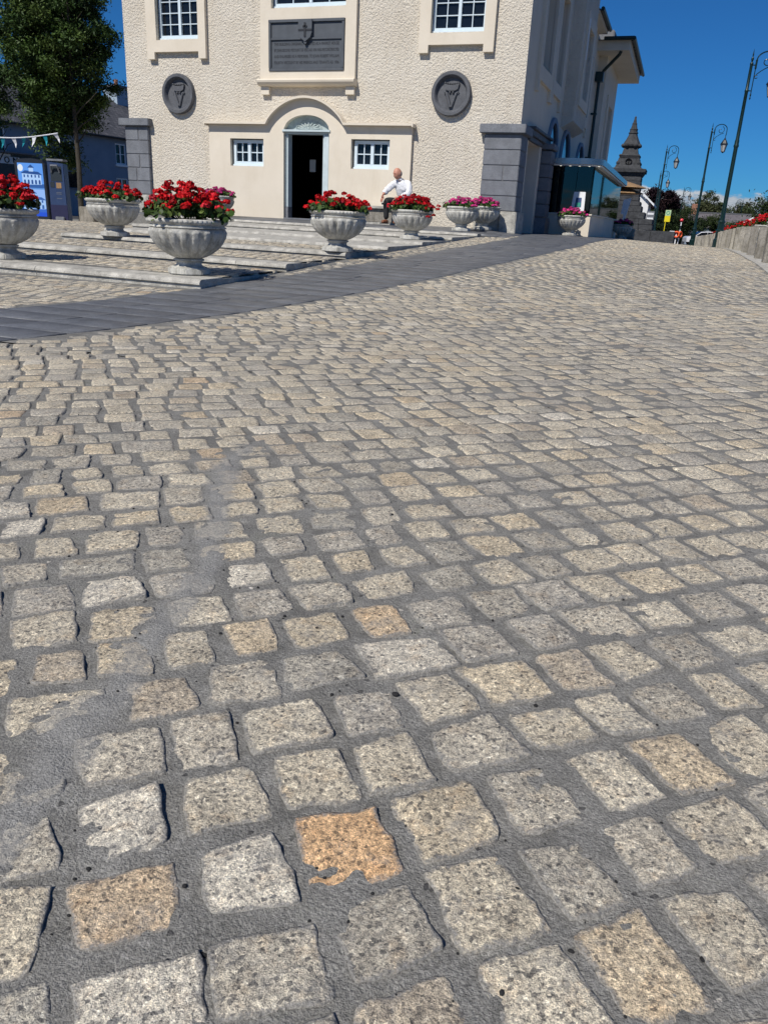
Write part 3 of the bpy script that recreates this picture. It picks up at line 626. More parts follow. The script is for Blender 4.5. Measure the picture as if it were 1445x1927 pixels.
RAISED_EAVE = 10.2; EAVE2 = 6.75  # main eave height is made up: raised to keep sun off the rear pavilion
# roughcast front, behind the smooth door panel it is simply the wall
mb = MB(); wall_holes(mb, FP(0), X0, X1, WZ0, RAISED_EAVE, [UPL, UPR, UPC, (-9.24, -8.06, .55, 2.87), LWL, LWR], .02)
mb.add([(X0, FY, WZ0), (X0, FY, RAISED_EAVE), (X0, 27.6, RAISED_EAVE), (X0, 27.6, WZ0)], [(0, 1, 2, 3)])
mb.add([(X0, 27.6, WZ0), (X0, 27.6, RAISED_EAVE), (X1, 27.6, RAISED_EAVE), (X1, 27.6, WZ0)], [(0, 1, 2, 3)])
obj('wall', mb, M['roughcast'], mh, W=True)
# side wall facing the street: openings for tall windows, oriel and arches
SX = X1
def SP(dx): return lambda u, z, d: (SX+dx-d, u, z)
SW = [(20.0, 21.35, 4.1, 6.0), (22.05, 23.1, 4.1, 6.0), (28.2, 29.3, 4.1, 5.9)]
mb = MB(); wall_holes(mb, SP(0), FY, 27.6, WZ0, RAISED_EAVE, SW[:2]+[(19.3, 21.3, .45, 2.5)], .5)
wall_holes(mb, SP(0), 27.6, FY+13, WZ0, EAVE2, SW[2:], .5)
# SW+[(19.3, 21.3, .45, 2.5)], .5)
obj('side_wall', mb, M['smooth'], mh, W=True)
# smooth projecting door panel with swept top
PJ = .10
def arch_pts(r_off=0.0, n=28):
    """outline of the panel top from left shoulder over the arch to the right shoulder"""
    xl, xr, zs, top = -9.66-r_off, -7.66+r_off, 2.645+0*r_off, 3.20+r_off
    c = (xl+xr)/2; w = (xr-xl)/2; pts = []
    for i in range(n+1):
        t_ = i/n; x = xl+(xr-xl)*t_; q = abs((x-c)/w)
        z = zs+(top-zs)*(max(0, 1-q**2.0)**.80)*(1 if q < 1 else 0)
        pts.append((x, z))
    return pts
T0 = arch_pts()
outline = [(-11.28, WZ0), (-11.28, 2.645)]+T0+[(-6.03, 2.645), (-6.03, WZ0)]
mb = MB(); yF = FY-PJ
# front of the panel as vertical strips so that the openings stay clear
brk = sorted({-11.28, -6.03, *[p[0] for p in T0], DOOR[0]-.17, DOOR[1]+.17, LWL[0], LWL[1], LWR[0], LWR[1], *np.linspace(-9.24, -8.06, 17)})
DL, DR = -9.24, -8.06
def topz(x): return float(np.interp(x, [p[0] for p in T0], [p[1] for p in T0])) if T0[0][0] <= x <= T0[-1][0] else 2.645
def dooropen(x):
    if DL < x < DR or abs(x-DL) < 1e-6 or abs(x-DR) < 1e-6:
        q = (x-(DL+DR)/2)/((DR-DL)/2); return 2.53+.335*math.sqrt(max(0, 1-q*q))
    return None
for a, b in zip(brk, brk[1:]):
    mid = (a+b)/2; segs = [(WZ0, None)]
    def q(zA, zB, zC, zD): mb.add([(a, yF, zA), (b, yF, zB), (b, yF, zC), (a, yF, zD)], [(0, 1, 2, 3)])
    hole = None
    for h in (LWL, LWR):
        if h[0] <= mid <= h[1]: hole = h
    if DL < mid < DR: q(dooropen(a), dooropen(b), topz(b), topz(a)); mb.add([(a, yF, dooropen(a)), (b, yF, dooropen(b)), (b, FY+.22, dooropen(b)), (a, FY+.22, dooropen(a))], [(0, 1, 2, 3)])
    elif hole: q(WZ0, WZ0, hole[2], hole[2]); q(hole[3], hole[3], topz(b), topz(a))
    else: q(WZ0, WZ0, topz(b), topz(a))
for h in (LWL, LWR):
    for (p, r_) in (((h[0], h[2]), (h[1], h[2])), ((h[1], h[2]), (h[1], h[3])), ((h[1], h[3]), (h[0], h[3])), ((h[0], h[3]), (h[0], h[2]))):
        mb.add([(p[0], yF, p[1]), (r_[0], yF, r_[1]), (r_[0], FY+.12, r_[1]), (p[0], FY+.12, p[1])], [(0, 1, 2, 3)])
for p, r_ in zip(outline, outline[1:]): mb.add([(p[0], yF, p[1]), (r_[0], yF, r_[1]), (r_[0], FY+.01, r_[1]), (p[0], FY+.01, p[1])], [(0, 1, 2, 3)])
for x in (DL, DR): mb.add([(x, yF, WZ0), (x, FY+.22, WZ0), (x, FY+.22, 2.53), (x, yF, 2.53)], [(0, 1, 2, 3)])
obj('door_surround', mb, M['smooth'], mh, W=True)
# drip moulding sweeping over the panel
inner = [(-11.31, 2.62)]+[(-11.31, 2.647)]+[(x, z+.002) for x, z in T0]+[(-6.0, 2.647)]+[(-6.0, 2.62)]
outer = [(-11.34, 2.62)]+[(-11.34, 2.69)]+[(x, z+.05) for x, z in T0]+[(-5.97, 2.69)]+[(-5.97, 2.62)]
mb = MB(); mb.ring(outer, inner, 'y', FY-.25, FY-.005)
obj('drip_moulding', mb, M['smooth'], mh, W=True)
# doorway: painted stone jambs, lintel, carved tympanum, dark hall behind
mb = MB()
mb.box(DL, DOOR[0]+.02, FY-.02, FY+.2, .84, 2.46); mb.box(DOOR[1]-.02, DR, FY-.02, FY+.2, .84, 2.46)
mb.box(DL+.03, DOOR[0]-.02, FY-.045, FY-.021, .84, 2.44); mb.box(DOOR[1]+.02, DR-.03, FY-.045, FY-.021, .84, 2.44)
mb.box(DL, DR, FY-.03, FY+.2, 2.462, 2.50); mb.box(DL-.03, DR+.03, FY-.13, FY+.2, 2.503, 2.55)
obj('door_frame', mb, M['jamb'], mh, W=True, bevel=.006)
boxes('jamb_base', [(DL, DOOR[0]+.025, FY-.03, FY+.2, .5, .838), (DOOR[1]-.025, DR, FY-.03, FY+.2, .5, .838)], M['limestone'], mh, .006)
mb = MB(); c = (DL+DR)/2
mb.prism([(c+.60*math.cos(a), 2.545+.335*math.sin(a)) for a in np.linspace(0, math.pi, 25)], 'y', FY+.05, FY+.2)
for i in range(9):
    a = math.pi*(i+.5)/9; mb.tube([(c, FY+.045, 2.575), (c+.16*math.cos(a), FY+.02, 2.575+.07*math.sin(a)), (c+.30*math.cos(a), FY+.035, 2.575+.15*math.sin(a))], [.012, .02, .01], 6)
mb.ball((c, FY+.03, 2.59), .035, 8, 6); mb.tube([(c+.33*math.cos(a), FY+.04, 2.56+.2*math.sin(a)) for a in np.linspace(.1, 3.04, 18)], .012, 6)
obj('tympanum', mb, M['carved'], mh, W=True)
mb = MB(); mb.box(-9.3, -8.1, FY+.21, FY+4, .45, 2.46)
def flip_room(mb_): mb_.f = [f[::-1] for f in mb_.f if True]; return mb_
room = MB(); a0, a1, b0, b1, c0, c1 = -10.4, -7.0, FY+.205, FY+4.5, .57, 2.9
room.add([(a0,b0,c0),(a1,b0,c0),(a1,b1,c0),(a0,b1,c0),(a0,b0,c1),(a1,b0,c1),(a1,b1,c1),(a0,b1,c1)], [(0,1,2,3),(7,6,5,4),(1,5,6,2),(3,2,6,7),(0,3,7,4)])
wall_holes(room, lambda u, z, d: (u, b0+d, z), a0, a1, c0, c1, [(DOOR[0], DOOR[1], c0, 2.46)], .01)
obj('entrance_hall', room, M['black'], mh, W=True, fix=False)
mb = MB(); mb.box(-9.06, -8.90, FY+1.0, FY+1.01, 1.70, 1.98); obj('wall_notice', mb, M['paper'], mh, W=True)
mb = MB(); mb.box(-9.5, -8.0, FY+.99, FY+1.4, .575, 1.0);
mb = MB(); mb.box(DL, DR, FY-.12, FY+.21, .50, .592); obj('threshold', mb, M['limestone'], mh, W=True, bevel=.008)
# windows: frame with glazing bars, panes behind
def window(P, u0, u1, z0, z1, cols, rows, fw=.06, bar=.018, mull=True, parent=None, rec=.12, pane_mat='pane', frame_mat='frame', sill=True):
    """P(u, z, d): d is depth behind the wall face"""
    def bx(mb, a, b, c, d, e, f):
        v = [P(a, c, f), P(b, c, f), P(b, d, f), P(a, d, f), P(a, c, e), P(b, c, e), P(b, d, e), P(a, d, e)]
        mb.add(v, [(0,3,2,1),(4,5,6,7),(0,1,5,4),(1,2,6,5),(2,3,7,6),(3,0,4,7)])
    fr = MB(); d0, d1 = rec-.05, rec+.03
    bx(fr, u0, u0+fw, z0, z1, d0, d1); bx(fr, u1-fw, u1, z0, z1, d0, d1)
    bx(fr, u0+fw, u1-fw, z0, z0+fw, d0, d1); bx(fr, u0+fw, u1-fw, z1-fw, z1, d0, d1)
    lights = [(u0+fw, u1-fw)]
    if mull:
        m_ = (u0+u1)/2; bx(fr, m_-fw*.55, m_+fw*.55, z0+fw, z1-fw, d0-.004, d1); lights = [(u0+fw, m_-fw*.55), (m_+fw*.55, u1-fw)]
    for (a, b) in lights:
        for k in range(1, cols): x = a+(b-a)*k/cols; bx(fr, x-bar/2, x+bar/2, z0+fw, z1-fw, rec-.03, rec+.01)
        for k in range(1, rows): z = z0+fw+(z1-z0-2*fw)*k/rows; bx(fr, a, b, z-bar/2, z+bar/2, rec-.027, rec+.012)
    if sill: bx(fr, u0-.005, u1+.005, z0-.035, z0, rec-.09, rec+.03)
    f = obj('window', fr, M[frame_mat], parent, W=True)
    pn = MB(); bx(pn, u0+fw*.5, u1-fw*.5, z0+fw*.5, z1-fw*.5, rec+.013, rec+.022); obj('pane', pn, M[pane_mat], f, W=True)
    bk = MB(); bx(bk, u0, u1, z0, z1, rec+.031, rec+.05); obj('blind_back', bk, M['black'], f, W=True)
    return f
FR = lambda u, z, d: (u, FY+d, z)
window(FR, *UPL[:2], 4.52, 6.05, 2, 6, parent=mh, rec=.10); window(FR, *UPR[:2], 4.52, 6.05, 2, 6, parent=mh, rec=.10)
window(FR, *UPC[:2], 5.09, 6.25, 2, 5, parent=mh, rec=.10)
window(FR, -10.66, -9.80, 1.77, 2.32, 2, 2, parent=mh, rec=.07, fw=.07, bar=.022); window(FR, -7.46, -6.57, 1.78, 2.35, 2, 2, parent=mh, rec=.07, fw=.07, bar=.022)
# window surrounds with ears
def surround(a, b, z0, z1, ear, bar_z, open_, top=6.5, parent=mh, th=.105):
    mb = MB(); ua, ub, za, zb = open_
    mb.box(a, ua+.0, FY-th, FY+.01, bar_z, zb); mb.box(ub, b, FY-th, FY+.01, bar_z, zb)
    mb.box(ua, ub, FY-th, FY+.01, bar_z, za-.03); mb.box(a, b, FY-th, FY+.01, zb, top)
    mb.box(a, a+ear, FY-th, FY+.01, z0, bar_z); mb.box(b-ear, b, FY-th, FY+.01, z0, bar_z)
    for (p, q) in ((ua-.001, ua), (ub, ub+.001)): pass
    return obj('window_surround', mb, M['smooth'], parent, W=True)
surround(-12.93, -11.30, 4.06, 6.5, .20, 4.21, UPL); surround(-5.99, -4.33, 4.09, 6.5, .22, 4.24, UPR)
mb = MB()
ca, cb = -9.845, -7.46
mb.box(ca, UPC[0], FY-.10, FY+.01, 3.60, 6.5); mb.box(UPC[1], cb, FY-.10, FY+.01, 3.60, 6.5)
PL = (-9.615, -7.73, 3.77, 4.80)
mb.box(UPC[0], UPC[1], FY-.10, FY+.01, PL[3], UPC[2]-.03); mb.box(UPC[0], UPC[1], FY-.10, FY+.01, 3.60, PL[2])
mb.box(UPC[0], UPC[1], FY-.10, FY+.01, UPC[3], 6.5)
obj('window_surround', mb, M['smooth'], mh, W=True)
mb = MB(); mb.prism([(FY+.01, 3.60), (FY-.20, 3.60), (FY-.24, 3.57), (FY-.23, 3.53), (FY-.19, 3.49), (FY-.14, 3.46), (FY+.01, 3.46)], 'x', ca-.03, cb+.03)
mb.box(ca+.01, ca+.22, FY-.10, FY+.01, 3.29, 3.455); mb.box(cb-.22, cb-.01, FY-.10, FY+.01, 3.29, 3.455)
obj('ledge', mb, M['smooth'], mh, W=True)
# inscribed slate plaque with a shield
pq = MB(); a, b, z0, z1 = PL
pq.box(a+.06, b-.06, FY-.095, FY-.03, z0+.06, z1-.06)
pq.box(a, b, FY-.135, FY-.03, z1-.06, z1); pq.box(a, b, FY-.125, FY-.03, z0, z0+.06)
pq.box(a, a+.06, FY-.13, FY-.03, z0+.06, z1-.06); pq.box(b-.06, b, FY-.13, FY-.03, z0+.06, z1-.06)
pq.box(a+.06, b-.06, FY-.125, FY-.096, z0+.625, z0+.665)
plaque = obj('plaque', pq, M['plaque'], mh, W=True, bevel=.006)
c = (a+b)/2; sh = MB()
sh.prism([(c-.17, z1-.01), (c-.17, z1-.27), (c-.13, z1-.37), (c, z1-.46), (c+.13, z1-.37), (c+.17, z1-.27), (c+.17, z1-.01)], 'y', FY-.175, FY-.096)
sh.prism([(c-.045, z1-.45), (c-.02, z1-.50), (c+.02, z1-.50), (c+.045, z1-.45)], 'y', FY-.16, FY-.096)
obj('shield', sh, M['plaque'], plaque, W=True, bevel=.004)
cr = MB(); cr.box(c-.165, c+.165, FY-.183, FY-.177, z1-.245, z1-.205); cr.box(c-.022, c+.022, FY-.19, FY-.184, z1-.36, z1-.08); cr.box(c-.055, c+.055, FY-.19, FY-.1835, z1-.17, z1-.14)
obj('cross', cr, M['letter'], plaque, W=True)
def text_mesh(s, size, name, mat, parent, pos, rot=(math.pi/2, 0, 0), width=None, extrude=.003, align='CENTER', W=True):
    cu = bpy.data.curves.new('lettering', 'FONT'); cu.body = s; cu.size = size; cu.align_x = align; cu.align_y = 'CENTER'; cu.extrude = extrude; cu.resolution_u = 3
    to = bpy.data.objects.new('tmp', cu); C.objects.link(to); bpy.context.view_layer.update()
    me = bpy.data.meshes.new_from_object(to.evaluated_get(bpy.context.evaluated_depsgraph_get()))
    bpy.data.objects.remove(to); me.name = name; me.materials.clear(); me.materials.append(mat)
    w = max(v.co.x for v in me.vertices)-min(v.co.x for v in me.vertices)
    k = width/w if width else 1
    off = Vector(rootloc(parent)) if (parent is not None and W) else Vector((0, 0, 0))
    rm = Matrix.Rotation(rot[2], 4, 'Z') @ Matrix.Rotation(rot[0], 4, 'X')
    me.transform(Matrix.Translation(Vector(pos)-off) @ rm @ Matrix.Diagonal((k, 1, 1, 1)))
    o = bpy.data.objects.new(name, me); C.objects.link(o)
    if parent is not None: o.parent = parent
    return o
for i, s_ in enumerate(['THIS BUILDING ORIGINALLY ERECTED AS A MARKET HOUSE', 'BY JOHN SECOND VISCOUNT DE VESCI AD 1836 WAS RECONSTRUCTED', 'AND ENLARGED AS A MEMORIAL TO JOHN ROBERT WILLIAM', 'FOURTH VISCOUNT BY HIS FRIENDS AND TENANTS AD 1906']):
    text_mesh(s_, .085, 'inscription', M['letter'], plaque, (c, FY-.0965, z0+.545-.125*i), width=1.62)
# round plaques carved with a letter and coronet
def roundel(x, z):
    mb = MB(); seg = 48; prof = [(.445, 0), (.445, .09), (.43, .12), (.37, .12), (.35, .10), (.335, .05), (.32, .02), (.0, .03)]
    vs = []
    for k in range(seg):
        q = 2*math.pi*k/seg
        for (r_, d) in prof: vs.append((x+r_*math.cos(q), FY-.002-d, z+r_*math.sin(q)))
    n = len(prof); mb.add(vs, [(k*n+i, ((k+1) % seg)*n+i, ((k+1) % seg)*n+i+1, k*n+i+1) for k in range(seg) for i in range(n-1)])
    o = obj('roundel', mb, M['limestone_dark'], mh, W=True, smooth=True)
    m2 = MB(); y = FY-.035
    def ln(pts, r_): m2.tube([(x+p[0], y-.012, z+p[1]) for p in pts], r_, 6)
    ln([(-.135, .02), (-.11, .02), (-.012, -.26)], [.018, .034, .030]); ln([(.012, -.26), (.11, .02), (.14, .03)], [.024, .024, .018])
    ln([(-.15, .0), (-.165, .03), (-.13, .04)], .012); ln([(.15, .0), (.165, .03), (.13, .04)], .012)
    cc = [(-.15+.3*i/8, .20-.018*math.sin(math.pi*i/8)) for i in range(9)]
    m2.prism([(x-.14, z+.09), (x-.17, z+.20), (x-.08, z+.175), (x, z+.17), (x+.08, z+.175), (x+.17, z+.20), (x+.14, z+.09), (x+.07, z+.06), (x-.07, z+.06)], 'y', y-.035, y+.01)
    for i in range(7): m2.ball((x-.15+.05*i, y-.02, z+.215-.014*math.sin(math.pi*i/6)), .021, 8, 6)
    m2.ball((x-.035, y-.015, z+.03), .025, 8, 6); m2.ball((x+.035, y-.015, z+.03), .025, 8, 6)
    obj('monogram', m2, M['limestone_dark'], o, W=True, smooth=True)
roundel(-12.13, 3.31); roundel(-5.19, 3.305)
# stone corner piers
def ashlar(mb, x0, x1, y0, y1, z0, z1, rows, seed, gap=.012):
    rr = random.Random(seed); h = (z1-z0)/rows
    for i in range(rows):
        za, zb = z0+h*i+gap/2, z0+h*(i+1)-gap/2
        sp = .42 if i % 2 else .58
        if rr.random() < .35: sp = None
        cuts = [x0, x0+(x1-x0)*sp, x1] if sp else [x0, x1]
        for a_, b_ in zip(cuts, cuts[1:]): mb.box(a_+gap/2, b_-gap/2, y0, y1, za, zb)
pier = MB(); ashlar(pier, -13.74, -13.05, FY-.10, FY+.4, .98, 2.57, 5, 1)
obj('corner_pier', pier, M['limestone'], mh, W=True, bevel=.012)
pier = MB(); ashlar(pier, -4.36, -3.53, FY-.10, FY+.65, .96, 2.52, 5, 4)
obj('corner_pier', pier, M['limestone'], mh, W=True, bevel=.012)
boxes('pier_core', [(-13.72, -13.07, FY-.085, FY+.39, .5, 2.6), (-4.34, -3.545, FY-.085, FY+.64, .5, 2.55)], M['joint'], mh)
cp = MB(); cp.box(-13.86, -12.97, FY-.19, FY+.45, 2.585, 2.755); obj('pier_cap', cp, M['limestone'], mh, W=True, bevel=.012)
cp = MB(); cp.box(-4.46, -3.45, FY-.19, FY+.75, 2.535, 2.715); obj('pier_cap', cp, M['limestone'], mh, W=True, bevel=.012)
cp = MB(); cp.box(-13.85, -13.0, FY-.17, FY+.5, .2, .97); obj('pier_plinth', cp, M['step'], mh, W=True, bevel=.015)
boxes('pier_plinth', [(-4.44, -3.86, FY-.16, FY+.6, .4, .87), (-3.85, -3.47, FY-.19, FY+.72, .35, .955)], M['step'], mh, .015)
# street side: lintel moulding, reveals, door recess and second pier
mb = MB(); mb.box(SX, SX+.14, 19.3, 22.0, 2.60, 2.72); mb.box(SX, SX+.20, 19.28, 22.03, 2.722, 2.78); mb.box(SX, SX+.08, 19.32, 21.98, 2.50, 2.598)
obj('door_lintel', mb, M['limestone_dark'], mh, W=True, bevel=.01)
boxes('door_reveal', [(SX-.3, SX+.03, 19.17, 19.42, .5, 2.5), (SX-.3, SX+.05, 20.9, 21.2, .5, 2.5)], M['smooth'], mh)
mb = MB(); mb.box(SX-.45, SX-.3, 19.43, 20.89, .5, 2.45); obj('side_door', mb, M['blue_panel'], mh, W=True)
pier = MB()
for i in range(5):
    pier.box(SX, SX+.30, 21.25, 21.85, .9+.31*i+.006, .9+.31*(i+1)-.006)
obj('side_pier', pier, M['limestone'], mh, W=True, bevel=.012)
boxes('side_pier_cap', [(SX, SX+.36, 21.2, 21.9, 2.47, 2.60)], M['limestone'], mh, .01); boxes('side_pier_plinth', [(SX, SX+.34, 21.21, 21.89, .42, .89)], M['limestone'], mh, .01)
# pointed-looking round arches seen edge on
def side_arch(yc, w, zs, zt, parent):
    pts = [(yc-w/2, zs-1.3)]+[(yc-w/2*math.cos(a), zs+(zt-zs)*math.sin(a)) for a in np.linspace(0, math.pi, 19)]+[(yc+w/2, zs-1.3)]
    inn = [(yc+(p[0]-yc)*.8, zs-1.3 if p[1] < zs-1 else zs+(p[1]-zs)*.86) for p in pts]
    mb = MB(); mb.ring(pts, inn, 'x', SX-.01, SX+.07); o = obj('arch_moulding', mb, M['house_grey'], parent, W=True)
    m2 = MB(); m2.prism(inn, 'x', SX-.02, SX+.012); obj('arch_window', m2, M['pane'], parent, W=True)
side_arch(22.9, 1.75, 2.45, 3.37, mh); side_arch(25.45, 1.95, 2.45, 3.38, mh); side_arch(29.1, 1.9, 2.55, 3.35, mh)
for (a_, b_, z0_, z1_) in SW:
    window(SP(0), a_+.02, b_-.02, z0_+.02, z1_, 2, 5, parent=mh, rec=.36, sill=True)
    mb = MB(); w_ = .33
    P = SP(.08)
    def bx(u0, u1, z0, z1, d0=.0, d1=.09): mb.add([P(u0,z0,d1),P(u1,z0,d1),P(u1,z1,d1),P(u0,z1,d1),P(u0,z0,d0),P(u1,z0,d0),P(u1,z1,d0),P(u0,z1,d0)], [(0,3,2,1),(4,5,6,7),(0,1,5,4),(1,2,6,5),(2,3,7,6),(3,0,4,7)])
    bx(a_-w_, a_, z0_-.3, z1_); bx(b_, b_+w_, z0_-.3, z1_); bx(a_, b_, z0_-.3, z0_); bx(a_-w_, b_+w_, z1_, z1_+.35); bx(a_-w_, a_-w_+.2, z0_-.55, z0_-.3); bx(b_+w_-.2, b_+w_, z0_-.55, z0_-.3)
    obj('window_surround', mb, M['smooth'], mh, W=True)
# oriel bay
OX = SX+.32
mb = MB(); wall_holes(mb, lambda u, z, d: (OX-d, u, z), 24.25, 27.0, 3.46, RAISED_EAVE, [(25.2, 26.3, 4.15, 5.9)], .25)
mb.add([(SX, 24.25, 3.46), (OX, 24.25, 3.46), (OX, 24.25, RAISED_EAVE), (SX, 24.25, RAISED_EAVE)], [(0, 1, 2, 3)]); mb.add([(SX, 27, 3.46), (OX, 27, 3.46), (OX, 27, RAISED_EAVE), (SX, 27, RAISED_EAVE)], [(3, 2, 1, 0)])
mb.add([(SX, 24.25, 3.28), (OX, 24.25, 3.46), (OX, 27, 3.46), (SX, 27, 3.28)], [(3, 2, 1, 0)])
for y_ in (24.25, 27.0): mb.add([(SX, y_, 3.28), (OX, y_, 3.46), (SX, y_, 3.46)], [(0, 1, 2)])
ol = obj('oriel', mb, M['roughcast'], mh, W=True)
window(lambda u, z, d: (OX-d, u, z), 25.22, 26.28, 4.17, 5.9, 2, 5, parent=mh, rec=.18)
mb = MB(); mb.box(OX, OX+.05, 24.75, 25.2, 3.9, 6.2); mb.box(OX, OX+.05, 26.3, 26.75, 3.9, 6.2); mb.box(OX, OX+.05, 25.2, 26.3, 3.9, 4.15); mb.box(OX, OX+.05, 25.2, 26.3, 5.9, 6.2); obj('window_surround', mb, M['smooth'], mh, W=True)
mb = MB(); mb.box(OX+.03, OX+.075, 24.90, 24.94, 5.05, 6.05); obj('conduit', mb, M['white'], mh, W=True)
# downpipe
mb = MB(); px_ = SX+.14
mb.tube([(px_, 30.9, .6), (px_, 30.9, 5.5), (px_+.12, 30.85, 5.75), (px_+.60, 30.62, 6.2), (px_+.64, 30.6, 6.29)], .055, 8); mb.box(px_-.12, px_+.14, 30.75, 31.02, 5.42, 5.72)
for z in (1.6, 3.0, 4.4): mb.box(SX, px_+.07, 30.84, 30.96, z, z+.06)
obj('downpipe', mb, M['green_iron'], mh, W=True)
# rear pavilion and its roof
RX = SX+.30
mb = MB(); wall_holes(mb, lambda u, z, d: (RX-d, u, z), 31.4, 36.2, WZ0-.3, 6.3, [(33.3, 34.7, 3.2, 5.0)], .3)
mb.add([(SX-3, 31.4, 0), (RX, 31.4, 0), (RX, 31.4, 6.3), (SX-3, 31.4, 6.3)], [(0, 1, 2, 3)]); mb.add([(SX-3, 36.2, 0), (RX, 36.2, 0), (RX, 36.2, 6.3), (SX-3, 36.2, 6.3)], [(3, 2, 1, 0)])
obj('rear_pavilion', mb, M['smooth'], mh, W=True)
window(lambda u, z, d: (RX-d, u, z), 33.32, 34.68, 3.25, 5.0, 2, 4, parent=mh, rec=.2)
mb = MB(); mb.box(RX, RX+.06, 32.8, 33.3, 2.7, 5.3); mb.box(RX, RX+.06, 34.7, 35.2, 2.7, 5.3); mb.box(RX, RX+.06, 33.3, 34.7, 2.95, 3.2); mb.box(RX, RX+.06, 33.3, 34.7, 5.0, 5.3); obj('window_surround', mb, M['smooth'], mh, W=True)
EX = RX+.75
mb = MB(); mb.box(SX-2, EX, 30.5, 37.1, 6.3, 6.38); mb.box(EX-.04, EX, 30.5, 37.1, 6.382, 6.6); mb.box(SX-2, EX-.041, 30.5, 30.54, 6.382, 6.6)
obj('soffit', mb, M['smooth'], mh, W=True)
uvr = lambda co: (co.y+co.x*.3, co.z*1.6)
mb = MB(); mb.add([(SX-3, 30.4, 6.6), (EX+.08, 30.4, 6.6), (EX+.08, 37.2, 6.6), (SX-3, 37.2, 6.6), (SX-2.4, 31.6, 6.95), (SX-.4, 32.2, 6.95), (SX-.4, 35.4, 6.95), (SX-2.4, 36, 6.95)], [(0,3,2,1),(4,5,6,7),(0,1,5,4),(1,2,6,5),(2,3,7,6),(3,0,4,7)])
obj('pavilion_roof', mb, M['roof'], mh, W=True, uv=uvr)
mb = MB()
mb.tube([(EX+.12, 30.35, 6.62), (EX+.12, 37.2, 6.62)], .06, 8); mb.tube([(SX+.2, 30.33, 6.62), (EX+.12, 30.33, 6.62)], .06, 8)
for k in range(12): mb.box(EX+.02, EX+.13, 30.6+.55*k, 30.68+.55*k, 6.58, 6.72)
obj('gutter', mb, M['green_iron'], mh, W=True)
mb = MB(); mb.box(SX-.7, SX+.45, 31.0, 32.1, 6.62, 7.0); obj('lead_upstand', mb, M['limestone'], mh, W=True, bevel=.03)
# main eaves and hipped roof, set extra high above view to block the sun
boxes('soffit', [(SX-.5, SX+.40, FY, 27.6, RAISED_EAVE, RAISED_EAVE+.08), (SX-.5, SX+.28, 27.601, 30.4, EAVE2, EAVE2+.08), (X0-.6, SX+.40, FY-.5, FY-.001, RAISED_EAVE-.002, RAISED_EAVE+.078)], M['smooth'], mh)
mb = MB(); mb.add([(SX-2.5, 27.62, EAVE2+.08), (SX+.34, 27.62, EAVE2+.08), (SX+.34, 30.4, EAVE2+.08), (SX-2.5, 30.4, EAVE2+.08), (SX-2.5, 27.62, 7.7), (SX-.9, 27.62, 7.7), (SX-.9, 30.4, 7.7), (SX-2.5, 30.4, 7.7)], [(0,3,2,1),(4,5,6,7),(0,1,5,4),(1,2,6,5),(2,3,7,6),(3,0,4,7)]); obj('link_roof', mb, M['roof'], mh, W=True, uv=lambda co: (co.y, co.z*1.6))
mb = MB(); mb.add([(X0-.7, FY-.7, RAISED_EAVE+.08), (SX+.46, FY-.7, RAISED_EAVE+.08), (SX+.46, 27.6, RAISED_EAVE+.08), (X0-.7, 27.6, RAISED_EAVE+.08), (X0+3.5, FY+4, RAISED_EAVE+3.2), (SX-3.5, FY+4, RAISED_EAVE+3.2), (SX-3.5, 25, RAISED_EAVE+3.2), (X0+3.5, 25, RAISED_EAVE+3.2)], [(0,3,2,1),(4,5,6,7),(0,1,5,4),(1,2,6,5),(2,3,7,6),(3,0,4,7)])
obj('roof', mb, M['roof'], mh, W=True, uv=lambda co: (co.x+co.y, co.z*1.6))
mb = MB(); mb.tube([(SX+.36, 27.6, EAVE2+.12), (SX+.36, 30.4, EAVE2+.12)], .06, 8); obj('gutter', mb, M['green_iron'], mh, W=True)
# ---------------------------------------------------------------- glazed porch at the side
gp = thing('glazed_porch', 'low glazed porch with a rounded steel canopy against the shaded side of the market house', 'porch', (-2.9, 22, .5))
GX, GY0, GY1 = -2.24, 22.0, 31.8
mb = MB(); mb.box(SX+.02, GX, GY0, GY0+.18, .3, 1.0); mb.box(GX-.18, GX, GY0+.181, GY1, .2, 1.0); mb.box(SX+.02, GX+.03, GY0-.03, GY0+.2, 1.002, 1.035); mb.box(GX-.2, GX+.03, GY0+.201, GY1, 1.002, 1.035)
obj('base_wall', mb, M['smooth'], gp, W=True)
n = 6
for k in range(n):
    y0 = GY0+.05+(GY1-GY0-.1)*k/n; y1 = GY0+.05+(GY1-GY0-.1)*(k+1)/n
    mb = MB(); mb.box(GX-.05, GX-.038, y0+.008, y1-.008, 1.04, 2.16); obj('glass_panel', mb, M['glass_teal'], gp, W=True)
for k in range(3):
    x0 = SX+.1+(GX-.07-SX-.1)*k/3; x1 = SX+.1+(GX-.07-SX-.1)*(k+1)/3
    mb = MB(); mb.box(x0+.006, x1-.006, GY0+.04, GY0+.052, 1.04, 2.16); obj('glass_panel', mb, M['glass_teal'], gp, W=True)
boxes('glass_fin', [(GX-.30, GX-.06, GY0+.05+(GY1-GY0-.1)*k/n-.008, GY0+.05+(GY1-GY0-.1)*k/n+.008, 1.04, 2.16) for k in range(1, n)]+[(GX-.62, GX-.58, GY0+.06, GY0+.3, 1.04, 2.16)], M['glass_teal'], gp)
def canopy(o_, z0, z1, mat, nm):
    r_ = .45; x1 = GX+o_; y0 = GY0-o_
    pts = [(SX+.02, y0)]+[(x1-r_+r_*math.sin(a), y0+r_-r_*math.cos(a)) for a in np.linspace(0, math.pi/2, 14)]+[(x1, GY1+.1), (SX+.02, GY1+.1)]
    mb = MB(); mb.prism(pts, 'z', z0, z1); return obj(nm, mb, M[mat], gp, W=True, smooth=True)
